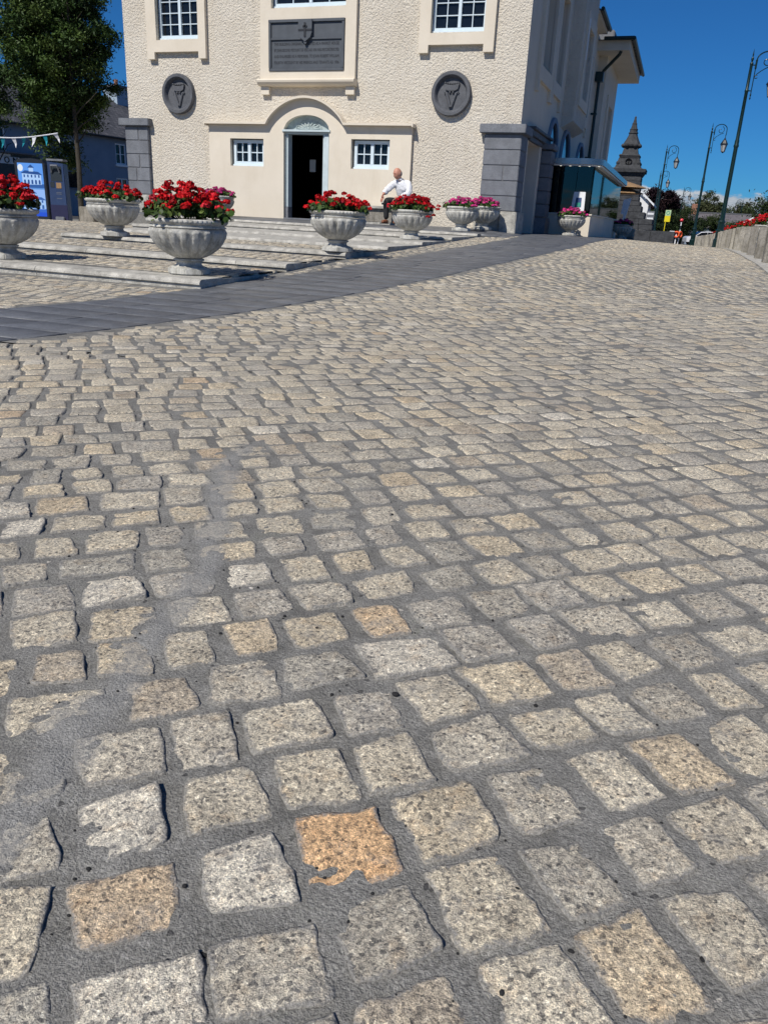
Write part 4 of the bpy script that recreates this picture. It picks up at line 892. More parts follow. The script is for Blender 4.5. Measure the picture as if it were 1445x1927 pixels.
canopy(.15, 2.20, 2.34, 'steel', 'canopy'); canopy(.10, 2.165, 2.198, 'white', 'canopy_soffit')
glow = emis('spot_glow', (1.0, .95, .8), 1.2)
for k in range(5): mb = MB(); mb.ball((SX+.45+.24*k, GY0+.02, 2.163), (.03, .03, .006), 8, 4); obj('spotlight', mb, glow, gp, W=True)
mb = MB(); mb.box(SX+.02, GX-.3, GY0+.25, GY1-.3, .45, .5); obj('floor', mb, M['black'], gp, W=True)
mb = MB(); mb.box(SX+.02, SX+.05, GY0+.3, GY1-.2, .5, 2.15); obj('back_wall', mb, M['black'], gp, W=True)
mb = MB(); mb.box(SX+.06, GX-.35, GY0+2.2, GY0+2.25, .5, 2.15); obj('partition', mb, M['black'], gp, W=True)
ps = thing('poster_board', 'white poster board with a blue and green picture standing in the glazed porch', 'poster', (-2.6, GY0-.02, 1.04))
mb = MB(); mb.add([(-.17, 0, 0), (.18, 0, 0), (.16, .06, .52), (-.13, .06, .52), (-.17, .03, 0), (.18, .03, 0), (.16, .08, .52), (-.13, .08, .52)], [(0,1,2,3),(4,7,6,5),(0,4,5,1),(1,5,6,2),(2,6,7,3),(3,7,4,0)]); obj('board', mb, M['white'], ps)
mb = MB(); mb.add([(-.07, .012, .15), (.09, .012, .15), (.08, .04, .38), (-.06, .04, .38)], [(0,1,2,3)]); obj('picture', mb, M['blue_panel'], ps)
mb = MB(); mb.add([(-.05, .008, .16), (.07, .008, .16), (.065, .02, .26), (-.04, .02, .26)], [(0,1,2,3)]); obj('picture', mb, M['teal_sign'], ps)
for k, x in enumerate((-3.38, -3.02)):
    mb = MB(); mb.box(x, x+.22, GY0+.35, GY0+.37, 1.05, 1.5)
    tag(obj('leaflet_display', mb, M['blue_panel']), ['dim blue leaflet stand behind the porch glass, beside the building', 'dim blue leaflet stand behind the porch glass, nearer the poster'][k], 'display', 'leaflet stands inside the porch')
# granite bench against the front
bn = thing('granite_bench', 'plain grey granite slab bench against the front wall beside the doorway', 'bench', (-6.55, 18.1, .56))
mb = MB(); mb.box(-7.12, -6.0, 17.86, 18.36, .885, .945); obj('seat', mb, M['step'], bn, W=True, bevel=.01)
mb = MB(); mb.box(-7.08, -6.04, 17.93, 18.33, .60, .883); obj('base', mb, M['post'], bn, W=True, bevel=.008)
mb = MB(); mb.box(-7.15, -5.98, 17.87, 18.36, .52, .598); obj('plinth', mb, M['step'], bn, W=True, bevel=.008)
# ---------------------------------------------------------------- urns
def urn_mesh():
    body = MB(); N = 20
    prof = [(.02,.135),(.09,.133),(.118,.140),(.165,.158),(.22,.190),(.27,.230),(.308,.275),(.335,.325),(.347,.372),(.346,.400)]
    dense = []
    for (r0, z0), (r1, z1) in zip(prof, prof[1:]):
        for k in range(4): dense.append((r0+(r1-r0)*k/4, z0+(z1-z0)*k/4))
    dense.append(prof[-1])
    def lobe(r, z, a):
        if z < .142: return r
        q = (a*N/(2*math.pi)) % 1.0; d = abs(q-.5)*2          # 0 at lobe centre, 1 in the groove
        top = .388-.075*max(0, (d-.25)/.75)**2
        fade = min(1, (z-.142)/.07)
        if z > top: return r-.004
        edge = min(1, max(0, (top-z)/.015))
        g = max(0, 1-(d/.86)**6)
        inner = .007*(1 if .50 < d < .66 and z < top-.012 and z > .22 else 0)
        return r+(-.022*(1-g)+.008*g*edge-inner)*fade
    body.lathe(dense, 200, fn=lobe, cap=False)
    lip = MB()
    lip.lathe([(.335,.404),(.348,.408),(.349,.418),(.335,.422),(.332,.432)], 64, cap=False)
    rim = MB()
    def gad(r, z, a): return r+(.007*abs(math.sin(a*26)) if r > .335 else 0)
    rim.lathe([(.330,.431),(.338,.436),(.352,.446),(.360,.460),(.357,.474),(.345,.482),(.315,.480),(.305,.46),(.305,.41)], 208, fn=gad, cap=False)
    foot = MB()
    foot.lathe([(.10,.140),(.138,.136),(.140,.122),(.124,.117),(.114,.105),(.114,.09),(.124,.076),(.145,.068),(.163,.064),(.165,.056)], 40, cap=False)
    base = MB(); base.prism([(.185*math.cos(math.pi/8+k*math.pi/4)/math.cos(math.pi/8), .185*math.sin(math.pi/8+k*math.pi/4)/math.cos(math.pi/8)) for k in range(8)], 'z', 0, .056)
    soil = MB(); soil.lathe([(.0,.44),(.306,.43)], 24, cap=False)
    return body, lip, rim, foot, base, soil
def make_urn(label, loc):
    r_ = thing('stone_urn', label, 'planter', loc, 0, 'cast stone flower urns')
    b, l, ri, f, ba, so = urn_mesh()
    bo = obj('bowl', b, M['urn'], r_, smooth='all'); obj('collar', l, M['urn'], bo, smooth=True); obj('rim', ri, M['urn'], bo, smooth=True)
    obj('foot', f, M['urn'], r_, smooth=True); obj('base', ba, M['urn'], r_, bevel=.008); obj('soil', so, M['soil'], r_)
    return r_
def quads_cloud(P, Nn, size, aspect=1.0, rng=None, shape=None):
    """flat polygons centred at P facing Nn; shape = list of (u, v)"""
    K = len(P); Nn = Nn/np.linalg.norm(Nn, axis=1, keepdims=True)
    ref = rng.normal(size=(K, 3)); a = np.cross(Nn, ref); a /= np.linalg.norm(a, axis=1, keepdims=True); b = np.cross(Nn, a)
    shape = np.array(shape if shape is not None else [(-1, -1), (1, -1), (1, 1), (-1, 1)], dtype=float)*.5
    s = size[:, None, None]
    V = P[:, None, :]+s*(shape[None, :, 0:1]*a[:, None, :]+shape[None, :, 1:2]*b[:, None, :]*aspect)
    if shape.shape[1] > 2: V = V+s*shape[None, :, 2:3]*Nn[:, None, :]
    n = len(shape); F = np.arange(K*n).reshape(K, n); return V.reshape(-1, 3), F
HEX = [(math.cos(a), math.sin(a)) for a in np.linspace(0, 2*math.pi, 7)[:-1]]
LEAFQ = [(-1, 0), (0, -.55), (1, 0), (0, .55)]
def geranium(seed, bloom, nheads=44, h=.30, trail=0, rx=.36):
    rng = np.random.RandomState(seed)
    # foliage dome
    K = 950; th = rng.uniform(0, 2*math.pi, K); rr = np.sqrt(rng.uniform(0, 1, K)); lump = 1+.22*np.sin(th*3+seed)+.12*np.sin(th*5+2*seed)
    X = rr*rx*np.cos(th)*lump*.95; Y = rr*rx*np.sin(th)*lump*.95; top = h*.84*(1-.55*rr**2.2)
    Z = .455+top*rng.uniform(.25, 1.0, K)**.8+(rr > .92)*rng.uniform(-.04, .02, K)
    P = np.stack([X, Y, Z], -1); Nn = np.stack([X*1.6, Y*1.6, np.full(K, .45)], -1)+rng.normal(0, .45, (K, 3))
    V, F = quads_cloud(P, Nn, rng.uniform(.035, .062, K), .92, rng, HEX)
    g_ = np.array([(.035, .065, .014), (.05, .095, .018), (.022, .045, .012), (.09, .13, .028)])[rng.choice(4, K, p=[.4, .3, .2, .1])]*rng.uniform(.75, 1.25, (K, 1))
    leaf = (V, F, np.repeat(g_, 6, axis=0))
    # stems
    sm = MB(); heads = []
    for k in range(nheads):
        a = rng.uniform(0, 2*math.pi); r_ = math.sqrt(rng.uniform(0, 1))*rx*1.02*(1+.15*math.sin(a*3+seed)); zt = .455+h*(1.08-.58*(r_/rx)**2)*rng.uniform(.62, 1.18)
        heads.append((r_*math.cos(a), r_*math.sin(a), zt, rng.uniform(.028, .046)))
    for k in range(trail):
        a = rng.uniform(-.7, .5); heads.append(((rx+.05+.10*rng.uniform())*math.cos(a), (rx+.05)*math.sin(a), .45+rng.uniform(-.08, .12), .04))
    PP, NN, SS, CC = [], [], [], []
    for (x, y, z, r_) in heads:
        sm.tube([(x*.25, y*.25, .45), (x*.9, y*.9, .45+(z-.45)*.6), (x, y, z-.01)], [.003, .0025, .002], 3)
        n = 42; d = rng.normal(size=(n, 3)); d[:, 2] = np.abs(d[:, 2])*.8-.15; d /= np.linalg.norm(d, axis=1, keepdims=True)
        PP.append(np.array([x, y, z])+d*r_*rng.uniform(.75, 1.05, (n, 1))*np.array([1, 1, .78])); NN.append(d+rng.normal(0, .35, (n, 3))); SS.append(rng.uniform(.020, .030, n))
        CC.append((np.array(bloom)*rng.uniform(.55, 1.3)+np.array([.10, .02, .03])*(rng.uniform() < .15))*rng.uniform(.7, 1.25, (n, 1)))
    PP, NN, SS, CC = map(np.concatenate, (PP, NN, SS, CC))
    V, F = quads_cloud(PP, NN, SS, .85, rng, [(-1, -.2), (-.4, -1), (.6, -.9), (1, .1), (.4, 1), (-.6, .9)])
    return leaf, (V, F, np.repeat(CC, 6, axis=0)), sm
def make_geranium(label, loc, seed, bloom, **kw):
    r_ = thing('geranium_plant', label, 'flowers', loc, 0, kw.pop('group', 'flowers growing in the urns'))
    leaf, petal, sm = geranium(seed, bloom, **kw)
    obj('leaves', np_mesh('leaves', leaf[0], leaf[1], M['leaf'], leaf[2]), None, r_)
    obj('blooms', np_mesh('blooms', petal[0], petal[1], M['petal'], petal[2]), None, r_)
    obj('stems', sm, M['leaf_stem'], r_)
    return r_
M['leaf_stem'] = varied('green_stem', (.05, .09, .02), .2, 20, .7, 40, .1, .002)
RED, RED2, PINK = (.52, .008, .012), (.40, .004, .010), (.62, .045, .24)
urn0 = make_urn('large urn of red flowers on the end of the lowest step, nearest the camera', (-4.25, 6.52, .125))
gA = make_geranium('tall mound of scarlet geraniums in the urn nearest the camera', urn0.location, 1, RED, nheads=84, h=.29, rx=.37)
gB = make_geranium('loose red geraniums in the urn in front of the doorway, left of the bench', (-4.05, 9.58, .27), 2, RED, nheads=80, h=.195, rx=.38)
gC = make_geranium('deep red geraniums with one stem trailing right, in front of the seated man', (-4.42, 13.75, .37), 3, RED2, nheads=88, h=.225, trail=4, rx=.38)
gD = make_geranium('pink geraniums in the urn on the terrace left of the corner pier', (-4.38, 17.05, .515), 4, PINK, nheads=50, h=.17, rx=.35)
P_ = lambda x, y: (x, y, float(terr(x, y))+.004)
U = [  # x, y, z, urn label, flower source, flower label, scale
 (-4.05, 9.58, .272, 'urn with red flowers on the third step, between the camera and the dark doorway', gB, None, 1),
 (-4.42, 13.75, .366, 'urn with dark red flowers standing in front of the seated man', gC, None, 1),
 (-4.38, 17.05, .51, 'urn with pink flowers on the terrace edge, left of the pair by the corner pier', gD, None, 1),
 (-4.12, 17.95, .552, 'urn with pink flowers tucked against the corner pier, right one of the overlapping pair', gD, 'pink geraniums with green leaves right against the grey corner pier', 1),
 (-7.38, 9.52, .285, 'urn with a wide red bed of flowers on the left side of the steps', gB, 'broad bed of bright red geraniums in the urn on the left of the steps', 1),
 (-6.42, 6.52, .132, 'urn cut by the left edge of the photo, on the lowest step', gA, 'red geraniums in the urn cut by the left edge', 1),
 (-10.35, 17.25, .52, 'urn of pink flowers mostly hidden behind the nearest red one', gD, 'pink geraniums showing above the nearest red flowers', 1),
 (-2.62, 21.25, G(-2.62, 21.25)+.006, 'plain smooth urn of pink flowers in front of the glazed porch', gD, 'bright pink geraniums in front of the porch glass', 1),
 (-1.93, 30.4, G(-1.93, 30.4)+.002, 'small distant urn of pink flowers beyond the glazed porch', gD, 'magenta geraniums beyond the far end of the glazed porch', 1),
 (2.28, 14.9, G(2.28, 14.9)+.10, 'urn behind the granite posts, cut by the right edge', gA, 'red geraniums behind the nearest granite posts', 1),
 (2.24, 21.2, G(2.24, 21.2)+.22, 'urn behind the granite posts, second from the right edge', gA, 'scarlet geraniums standing highest above the posts', 1),
 (2.3, 26.0, G(2.3, 26)+.22, 'urn hidden behind the granite posts, third from the right edge', gA, 'dark red geraniums above the middle of the post row', 1),
 (2.25, 32.5, G(2.25, 32.5)+.22, 'urn behind the granite posts just right of the big lamp base', gA, 'dark red geraniums just right of the big lamp base', 1),
 (2.3, 43, G(2.3, 43)+.22, 'urn behind the granite posts just left of the big lamp base', gA, 'low red geraniums just left of the big lamp base', 1),
 (2.26, 17.9, G(2.26, 17.9)+.12, 'urn behind the granite posts, partly cut by the right edge', gC, 'dark red geraniums mixed with brown stems near the right edge', 1),
 (2.26, 37.5, G(2.26, 37.5)+.22, 'urn behind the granite posts directly beside the big lamp pedestal', gB, 'low dark geraniums right beside the big lamp pedestal', 1),
 (2.2, 50, G(2.2, 50)+.22, 'farthest urn behind the granite posts, in front of the white car', gC, 'farthest red geraniums in front of the white car', 1)]
kp = thing('planter_plinth', 'low stone ledge carrying the urns behind the granite posts', 'ledge', (2.3, 33, G(2.3, 33)))
y = 13.5; mbk = MB()
ys_ = np.arange(13.5, 53, 1.5)
for ya, yb in zip(ys_, ys_[1:]):
    mbk.add([(1.85, ya, G(2, ya)-.1), (2.75, ya, G(2, ya)-.1), (2.75, yb, G(2, yb)-.1), (1.85, yb, G(2, yb)-.1), (1.85, ya, G(2, ya)+.098), (2.75, ya, G(2, ya)+.098), (2.75, yb, G(2, yb)+.098), (1.85, yb, G(2, yb)+.098)], [(0,3,2,1),(4,5,6,7),(0,1,5,4),(1,2,6,5),(2,3,7,6),(3,0,4,7)])
obj('ledge', mbk, M['step'], kp, W=True)
for i, (x, y, z, ul, gs, gl_, sc) in enumerate(U):
    dup(urn0, (x, y, z), i*.7, ul)
    if gl_ is None: gs.location = (x, y, z); gs.rotation_euler.z = 0
    else: dup(gs, (x, y, z), 1.1+i*1.7, gl_)
# ---------------------------------------------------------------- granite posts
def post_mesh(seed):
    mb = MB(); rr = random.Random(seed); w, d, h = .067, .10, .57
    mb.add([(-w*1.03, -d, -.15), (w*1.03, -d, -.15), (w*1.03, d, -.15), (-w*1.03, d, -.15)]+[(-w+rr.uniform(-.006, .006), -d+rr.uniform(-.006, .006), h+rr.uniform(-.02, .02)), (w, -d, h+rr.uniform(-.012, .012)), (w, d, h), (-w, d, h)], [(0,3,2,1),(4,5,6,7),(0,1,5,4),(1,2,6,5),(2,3,7,6),(3,0,4,7)])
    return mb.mesh('granite_post', M['post'], bevel=.012)
pm = [post_mesh(k) for k in range(5)]
y = 13.3; k = 0; rr = random.Random(5)
spec = {0: 'rough granite post cut by the right edge of the photo', 1: 'rough granite post next to the one cut by the right edge'}
while y < 62:
    o = bpy.data.objects.new('granite_post', pm[k % 5]); C.objects.link(o); x = 1.44+rr.uniform(-.012, .012)-max(0, y-40)*.018
    o.location = (x, y, G(1.4, y)+.0); o.rotation_euler = (rr.uniform(-.02, .02), rr.uniform(-.03, .03), rr.uniform(-.08, .08))
    tag(o, spec.get(k, 'rough square granite post in the row along the right side of the square'), 'post', 'granite posts along the right side')
    y += 1.68+rr.uniform(-.05, .05)+(1.2 if 33.0 < y < 34.7 else 0); k += 1
# ---------------------------------------------------------------- street lamps
def make_lamp(label, loc, rotz=0):
    r_ = thing('street_lamp', label, 'street lamp', loc, rotz, 'green iron street lamps')
    mb = MB(); seg = 8
    mb.lathe([(.22,-.3),(.22,.05),(.20,.07),(.20,.34),(.17,.37),(.155,.40),(.155,.66),(.17,.68),(.17,.72),(.125,.76),(.12,1.0),(.14,1.02),(.14,1.06),(.10,1.12),(.085,1.4)], 8, cap=True)
    obj('pedestal', mb, M['green_iron'], r_)
    mb = MB(); mb.lathe([(.085,1.4),(.078,2.2),(.075,3.9),(.095,3.92),(.095,3.98),(.08,4.02),(.08,4.15),(.066,4.2),(.060,5.9),(.072,5.92),(.072,5.97),(.056,6.0),(.052,6.85),(.062,6.88),(.062,6.92),(.03,6.96)], 12)
    obj('pole', mb, M['green_iron'], r_, smooth=True)
    mb = MB(); mb.lathe([(.02,6.95),(.035,7.0),(.05,7.06),(.035,7.12),(.015,7.15),(.028,7.2),(.022,7.24),(.002,7.42)], 10); obj('finial', mb, M['green_iron'], r_, smooth=True)
    br = MB(); bx = .16
    br.tube([(bx, 0, 5.75), (bx, 0, 6.98)], .018, 6); br.lathe([(.0,5.62),(.03,5.68),(.012,5.74),(.03,5.8),(.018,5.86)], 8, (bx, 0, 0)); br.lathe([(.018,6.7),(.035,6.74),(.035,6.98),(.04,7.02),(.02,7.05)], 8, (bx, 0, 0))
    for z in (5.95, 6.85): br.tube([(0, 0, z), (bx, 0, z)], .02, 6)
    arc = [(bx, 0, 7.02)]+[(bx+.36-.36*math.cos(a), 0, 7.02+.30*math.sin(a)) for a in np.linspace(.3, math.pi*.98, 18)]; arc += [(bx+.725, 0, 6.85), (bx+.70, 0, 6.62)]
    br.tube(arc, .025, 6)
    sp = [(bx+.36+(.045+.030*t_)*math.cos(t_+1.2), 0, 6.98+(.045+.030*t_)*math.sin(t_+1.2)) for t_ in np.linspace(0, 6.3, 40)]; br.tube(sp, .018, 5)
    sp2 = [(bx+.02, 0, 6.45)]+[(bx+.06+.5*t_, 0, 6.52+.28*math.sin(t_*1.5)) for t_ in np.linspace(.05, 1, 10)]; br.tube(sp2, .017, 5)
    cu = [(bx+.07+.055*math.cos(t_), 0, 6.44+.055*math.sin(t_)) for t_ in np.linspace(.8, 5.8, 14)]; br.tube(cu, .015, 5)
    obj('bracket', br, M['green_iron'], r_)
    lx = bx+.70
    ln = MB(); ln.lathe([(.012,6.62),(.02,6.6),(.02,6.54),(.05,6.52),(.06,6.46),(.11,6.40),(.21,6.22),(.235,6.19),(.235,6.16),(.2,6.155)], 6, (lx, 0, 0))
    lo = obj('lantern_cap', ln, M['black_iron'], r_)
    gm = MB(); gm.lathe([(.195,6.155),(.105,5.74)], 6, (lx, 0, 0)); obj('lantern_glass', gm, M['lampglass'], r_)
    fm = MB()
    for k in range(6):
        a = 2*math.pi*k/6; fm.tube([(lx+.2*math.cos(a), .2*math.sin(a), 6.16), (lx+.11*math.cos(a), .11*math.sin(a), 5.74)], .011, 5)
    fm.lathe([(.12,5.75),(.12,5.72),(.06,5.70),(.02,5.66)], 6, (lx, 0, 0)); obj('lantern_frame', fm, M['black_iron'], r_)
    return r_
lamp0 = make_lamp('tall green street lamp nearest the right edge, its pedestal rising behind the granite posts', (1.50, 35.3, G(1.5, 35.3)-.02))
lamp0.scale = (1.0, 1.0, .94)
LP = [((.90, 58.7), 0, 'green street lamp second in height, standing just left of the white car'),
      ((-2.0, 70.8), 0, 'green street lamp standing right behind the stepped monument'),
      ((-2.9, 94.6), 0, 'smaller street lamp whose lantern hangs below the one behind the monument'),
      ((-.36, 121.5), 0, 'distant thin street lamp against the white cloud, left of the yellow sign pole'),
      ((-1.03, 162), 0, 'farthest pair of street lamps, left one against the dark hedge'),
      ((8.62, 142.5), math.pi, 'distant street lamp with its lantern on the left, above the right hand roofs'),
      ((9.0, 188), 0, 'faint street lamp seen just behind the tallest pole')]
for (xy, rz, lb) in LP: dup(lamp0, (*xy, G(*xy)), rz, lb).scale = (1, 1, 1)
# ---------------------------------------------------------------- stepped monument
MX, MY = -4.05, 60.7
mn = thing('stone_monument', 'dark weathered stone monument with a tapering carved pinnacle on stepped plinth', 'monument', (MX, MY, -.12))
mb = MB(); L = M['monument']
mbase = [(-.10,.80,3.5,3.5),(.80,1.18,2.1,2.1),(1.18,1.56,2.05,2.05),(1.56,2.02,1.5,1.5),(2.02,2.45,1.24,1.24),(2.45,2.75,1.12,1.12)]
for i, (z0, z1, a, b) in enumerate(mbase):
    mb = MB(); nn = 5 if a > 2 else 3
    for k in range(nn):
        u0, u1 = -a+2*a*k/nn, -a+2*a*(k+1)/nn; mb.box(MX+u0+.006, MX+u1-.006, MY-b, MY+b, z0+.004, z1-.004)
    obj('plinth_step', mb, L, mn, W=True, bevel=.02)
mb = MB(); mb.frustum((MX, MY), (.95, .95), (.90, .90), 2.75, 4.45)
obj('shaft', mb, L, mn, W=True)
for i in range(5):
    mb = MB(); h0 = 2.77+.335*i; k = 1-.012*i; mb.box(MX-.975*k, MX+.975*k, MY-.975*k, MY+.975*k, h0+.02, h0+.315); obj('stone_course', mb, L, mn, W=True, bevel=.02)
mb = MB(); mb.frustum((MX, MY), (.93, .93), (1.06, 1.06), 4.46, 4.72); mb.frustum((MX, MY), (1.13, 1.13), (1.15, 1.15), 4.722, 4.95); mb.frustum((MX, MY), (1.0, 1.0), (.85, .85), 4.952, 5.02); obj('cornice', mb, L, mn, W=True)
mb = MB(); mb.frustum((MX, MY), (.80, .80), (.74, .74), 5.02, 5.22); mb.frustum((MX, MY), (.62, .62), (.58, .58), 5.222, 5.7); 
for sx in (-1, 1):
    for sy in (-1, 1): mb.frustum((MX+sx*.58, MY+sy*.58), (.15, .15), (.05, .05), 5.223, 5.69); mb.ball((MX+sx*.62, MY+sy*.62, 5.35), .15, 8, 6)
obj('medallion_block', mb, L, mn, W=True)
mb = MB(); mb.ring([(MX+.21*math.cos(a), 5.45+.21*math.sin(a)) for a in np.linspace(0, 2*math.pi, 25)], [(MX+.165*math.cos(a), 5.45+.165*math.sin(a)) for a in np.linspace(0, 2*math.pi, 25)], 'y', MY-.68, MY-.6)
mb.box(MX-.02, MX+.02, MY-.65, MY-.6, 5.29, 5.61)
obj('medallion', mb, M['black'], mn, W=True)
mb = MB(); mb.frustum((MX, MY), (.60, .60), (.64, .64), 5.70, 5.85); mb.frustum((MX, MY), (.66, .66), (.60, .60), 5.852, 5.95); mb.frustum((MX, MY), (.50, .50), (.42, .42), 5.952, 6.35); mb.frustum((MX, MY), (.40, .40), (.52, .52), 6.352, 6.5); obj('upper_stage', mb, L, mn, W=True)
mb = MB()
for k in range(4):
    a = k*math.pi/2
    for o_ in (-.25, .25): mb.ball((MX+.5*math.cos(a)-o_*math.sin(a), MY+.5*math.sin(a)+o_*math.cos(a), 6.55), .13, 8, 6)
mb.lathe([(.54,6.5),(.57,6.6),(.50,6.75),(.38,7.0),(.29,7.22),(.25,7.36)], 8, (MX, MY, 0)); obj('carved_spirelet', mb, L, mn, W=True)
mb = MB(); mb.lathe([(.30,7.37),(.30,7.44),(.24,7.46),(.235,7.6),(.25,7.62),(.25,7.67),(.20,7.7),(.14,7.98),(.16,8.0),(.15,8.04),(.11,8.08),(.06,8.38),(.07,8.42),(.02,8.52)], 8, (MX, MY, 0)); obj('pinnacle', mb, L, mn, W=True)
mn.scale = (1.07, 1.07, .93)
pl = thing('wall_sign', 'small white sign with two dark symbols on the base of the monument', 'sign', (-4.9, MY-3.52, .45))
mb = MB(); mb.box(-.22, .22, -.02, .0, -.13, .13); obj('panel', mb, M['white'], pl)
mb = MB(); mb.tube([(-.12+.05*math.cos(a), -.022, .0+.06*math.sin(a)) for a in np.linspace(.5, 6.0, 14)], .012, 5); obj('symbol', mb, M['ink'], pl)
mb = MB(); mb.tube([(.03, -.022, .06), (.08, -.022, -.02), (.15, -.022, .05), (.12, -.022, -.06), (.05, -.022, -.06)], .012, 5); obj('symbol', mb, M['ink'], pl)
# ---------------------------------------------------------------- things round the monument
sb = thing('roadside_block', 'pale tapered stone block beside the small distant urn', 'stone block', (-1.95, 33.2, G(-1.95, 33.2)))
mb = MB(); mb.add([(-.42,-.25,.08),(.30,-.25,.08),(.30,.25,.08),(-.42,.25,.08),(-.05,-.25,.40),(.32,-.25,.40),(.32,.25,.40),(-.05,.25,.40)], [(0,3,2,1),(4,5,6,7),(0,1,5,4),(1,2,6,5),(2,3,7,6),(3,0,4,7)]); obj('block', mb, M['post'], sb, bevel=.02)
mb = MB(); mb.box(-.40, .30, -.22, .22, -.1, .078); obj('plinth', mb, M['joint'], sb)
pr_ = thing('parasol', 'open tan parasol in front of the monument', 'parasol', (-3.3, 43.0, G(-3.3, 43)))
for k, z in enumerate((2.62, 2.36)):
    mb = MB(); mb.lathe([(1.45-.1*k, z-.22),(1.4-.1*k, z-.18),(.7, z+.02),(.03, z+.2)], 8, cap=False); obj('canopy', mb, M['tan_cloth'], pr_, W=False)
mb = MB(); mb.tube([(0,0,0),(0,0,2.8)], .03, 8); obj('pole', mb, M['black_iron'], pr_)
fl = thing('feather_banner', 'tall white feather banner beside the glazed porch', 'banner', (-2.38, 36.8, G(-2.38, 36.8)))
fl.scale = (.92, 1, .92)
mb = MB(); mb.prism([(-.05,.55),(.08,.55),(.12,1.0),(.25,1.75),(.24,1.80),(-.08,1.72),(-.13,1.1),(-.0,1.08)], 'y', -.01, .01); obj('cloth', mb, M['white_cloth'], fl)
mb = MB(); mb.tube([(0,0.02,0),(-.02,.02,.6),(.1,.02,1.8)], .012, 6); obj('pole', mb, M['black_iron'], fl)
wh = thing('white_cottage', 'white gabled cottage partly behind the monument', 'house', (-6.2, 84.6, -.5))
mb = MB(); mb.prism([(-9.5,-.5),(-3.28,-.5),(-3.28,3.3),(-5.6,5.2),(-9.5,5.2)], 'y', 84.6, 92); obj('wall', mb, M['house_white'], wh, W=True)
mb = MB(); mb.add([(-2.75,84.2,2.95),(-5.6,84.2,5.35),(-5.6,92.3,5.35),(-2.75,92.3,2.95),(-2.75,84.2,3.15),(-5.6,84.2,5.55),(-5.6,92.3,5.55),(-2.75,92.3,3.15)], [(0,3,2,1),(4,5,6,7),(0,1,5,4),(1,2,6,5),(2,3,7,6),(3,0,4,7)]); obj('roof', mb, M['white'], wh, W=True)
mb = MB(); mb.add([(-2.72,84.6,3.16),(-5.6,84.6,5.56),(-5.6,92.3,5.56),(-2.72,92.3,3.16)], [(0,1,2,3)]); obj('slates', mb, M['roof_far'], wh, W=True, fix=False)
ns = thing('notice_board', 'grey and white notice board just right of the white cottage', 'sign', (-2.72, 78, G(-2.7, 78)))
mb = MB(); mb.box(-.33, .33, -.03, .03, 1.55, 2.75); obj('panel', mb, M['limestone'], ns)
for z in (2.45, 2.05, 1.75): mb = MB(); mb.box(-.26, .27, -.045, -.031, z, z+.16); obj('strip', mb, M['white'], ns)
for sx in (-.25, .25): mb = MB(); mb.box(sx-.03, sx+.03, -.03, .03, 0, 1.55); obj('leg', mb, M['limestone'], ns)
bs = thing('bus_stop_sign', 'yellow sign with a green panel on a thin yellow pole', 'sign', (-1.25, 79, G(-1.25, 79)), .0)
mb = MB(); mb.box(-.24, .24, -.02, .02, 1.95, 2.45); obj('panel', mb, M['yellow'], bs)
mb = MB(); mb.box(-.24, .24, -.02, .02, 2.452, 2.95); obj('panel', mb, M['kiosk_dark'], bs, label='upper pale green panel with a dark ring')
mb = MB(); mb.box(-.235, .235, -.026, -.021, 2.46, 2.94); obj('panel_face', mb, varied('pale_green', (.45, .6, .35), .05), bs)
mb = MB(); mb.ring([(.16*math.cos(a), 2.70+.16*math.sin(a)) for a in np.linspace(0, 2*math.pi, 25)], [(.11*math.cos(a), 2.70+.11*math.sin(a)) for a in np.linspace(0, 2*math.pi, 25)], 'y', -.034, -.027); obj('emblem', mb, M['teal_sign'], bs)
mb = MB(); mb.tube([(-.12,0.03,0),(-.12,0.03,2.9)], .035, 8); obj('pole', mb, M['yellow'], bs)
bc = thing('crossing_beacon', 'pedestrian crossing beacon with a red globe on a black and white banded pole', 'beacon', (.0, 90.3, G(0, 90.3)))
for k in range(6):
    mb = MB(); mb.lathe([(.055,.0+.38*k),(.055,.38*(k+1)-.002)], 10); obj('pole_band', mb, M['white'] if k % 2 else M['ink'], bc)
mb = MB(); mb.ball((0,0,2.43), .17, 14, 10); obj('globe', mb, M['beacon_red'], bc, smooth='all')
cb = thing('white_cabinet', 'white roadside cabinet with an orange cone at its foot', 'cabinet', (-.72, 86.5, G(-.7, 86.5)))
mb = MB(); mb.box(-.22, .22, -.2, .2, .0, 1.25); obj('body', mb, M['white'], cb, bevel=.02)
mb = MB(); mb.box(-.24, .24, -.22, .22, 1.252, 1.32); obj('lid', mb, M['white'], cb, bevel=.02)
tcn = thing('traffic_cone', 'orange traffic cone left of the white roadside cabinet', 'cone', (-1.0, 85.8, G(-1.0, 85.8)))
mb = MB(); mb.lathe([(.13,.36),(.05,.80)], 14); obj('cone', mb, M['orange'], tcn, smooth=True)
mb = MB(); mb.lathe([(.17,0),(.17,.05),(.13,.06),(.13,.355)], 14); obj('base', mb, M['tyre'], tcn)
def buoy(label, x, y, rot):
    r_ = thing('lifebuoy', label, 'lifebuoy', (x, y, G(x, y)), rot, 'orange lifebuoys on white posts')
    tb_ = MB(); a_n = 24
    for_pts = [(.25*math.cos(a), 0, 1.02+.25*math.sin(a)) for a in np.linspace(0, 2*math.pi, a_n+1)]
    tb_.tube(for_pts, .085, 8); obj('ring', tb_, M['orange'], r_, smooth='all')
    mb = MB(); mb.box(-.05, .05, .09, .15, 0, 1.3); obj('post', mb, M['white'], r_)
    return r_
buoy('round orange lifebuoy facing the square, beside the white cabinet', -.28, 86.5, .1); buoy('orange lifebuoy turned half away, below the crossing beacon', .08, 86.8, 1.0)
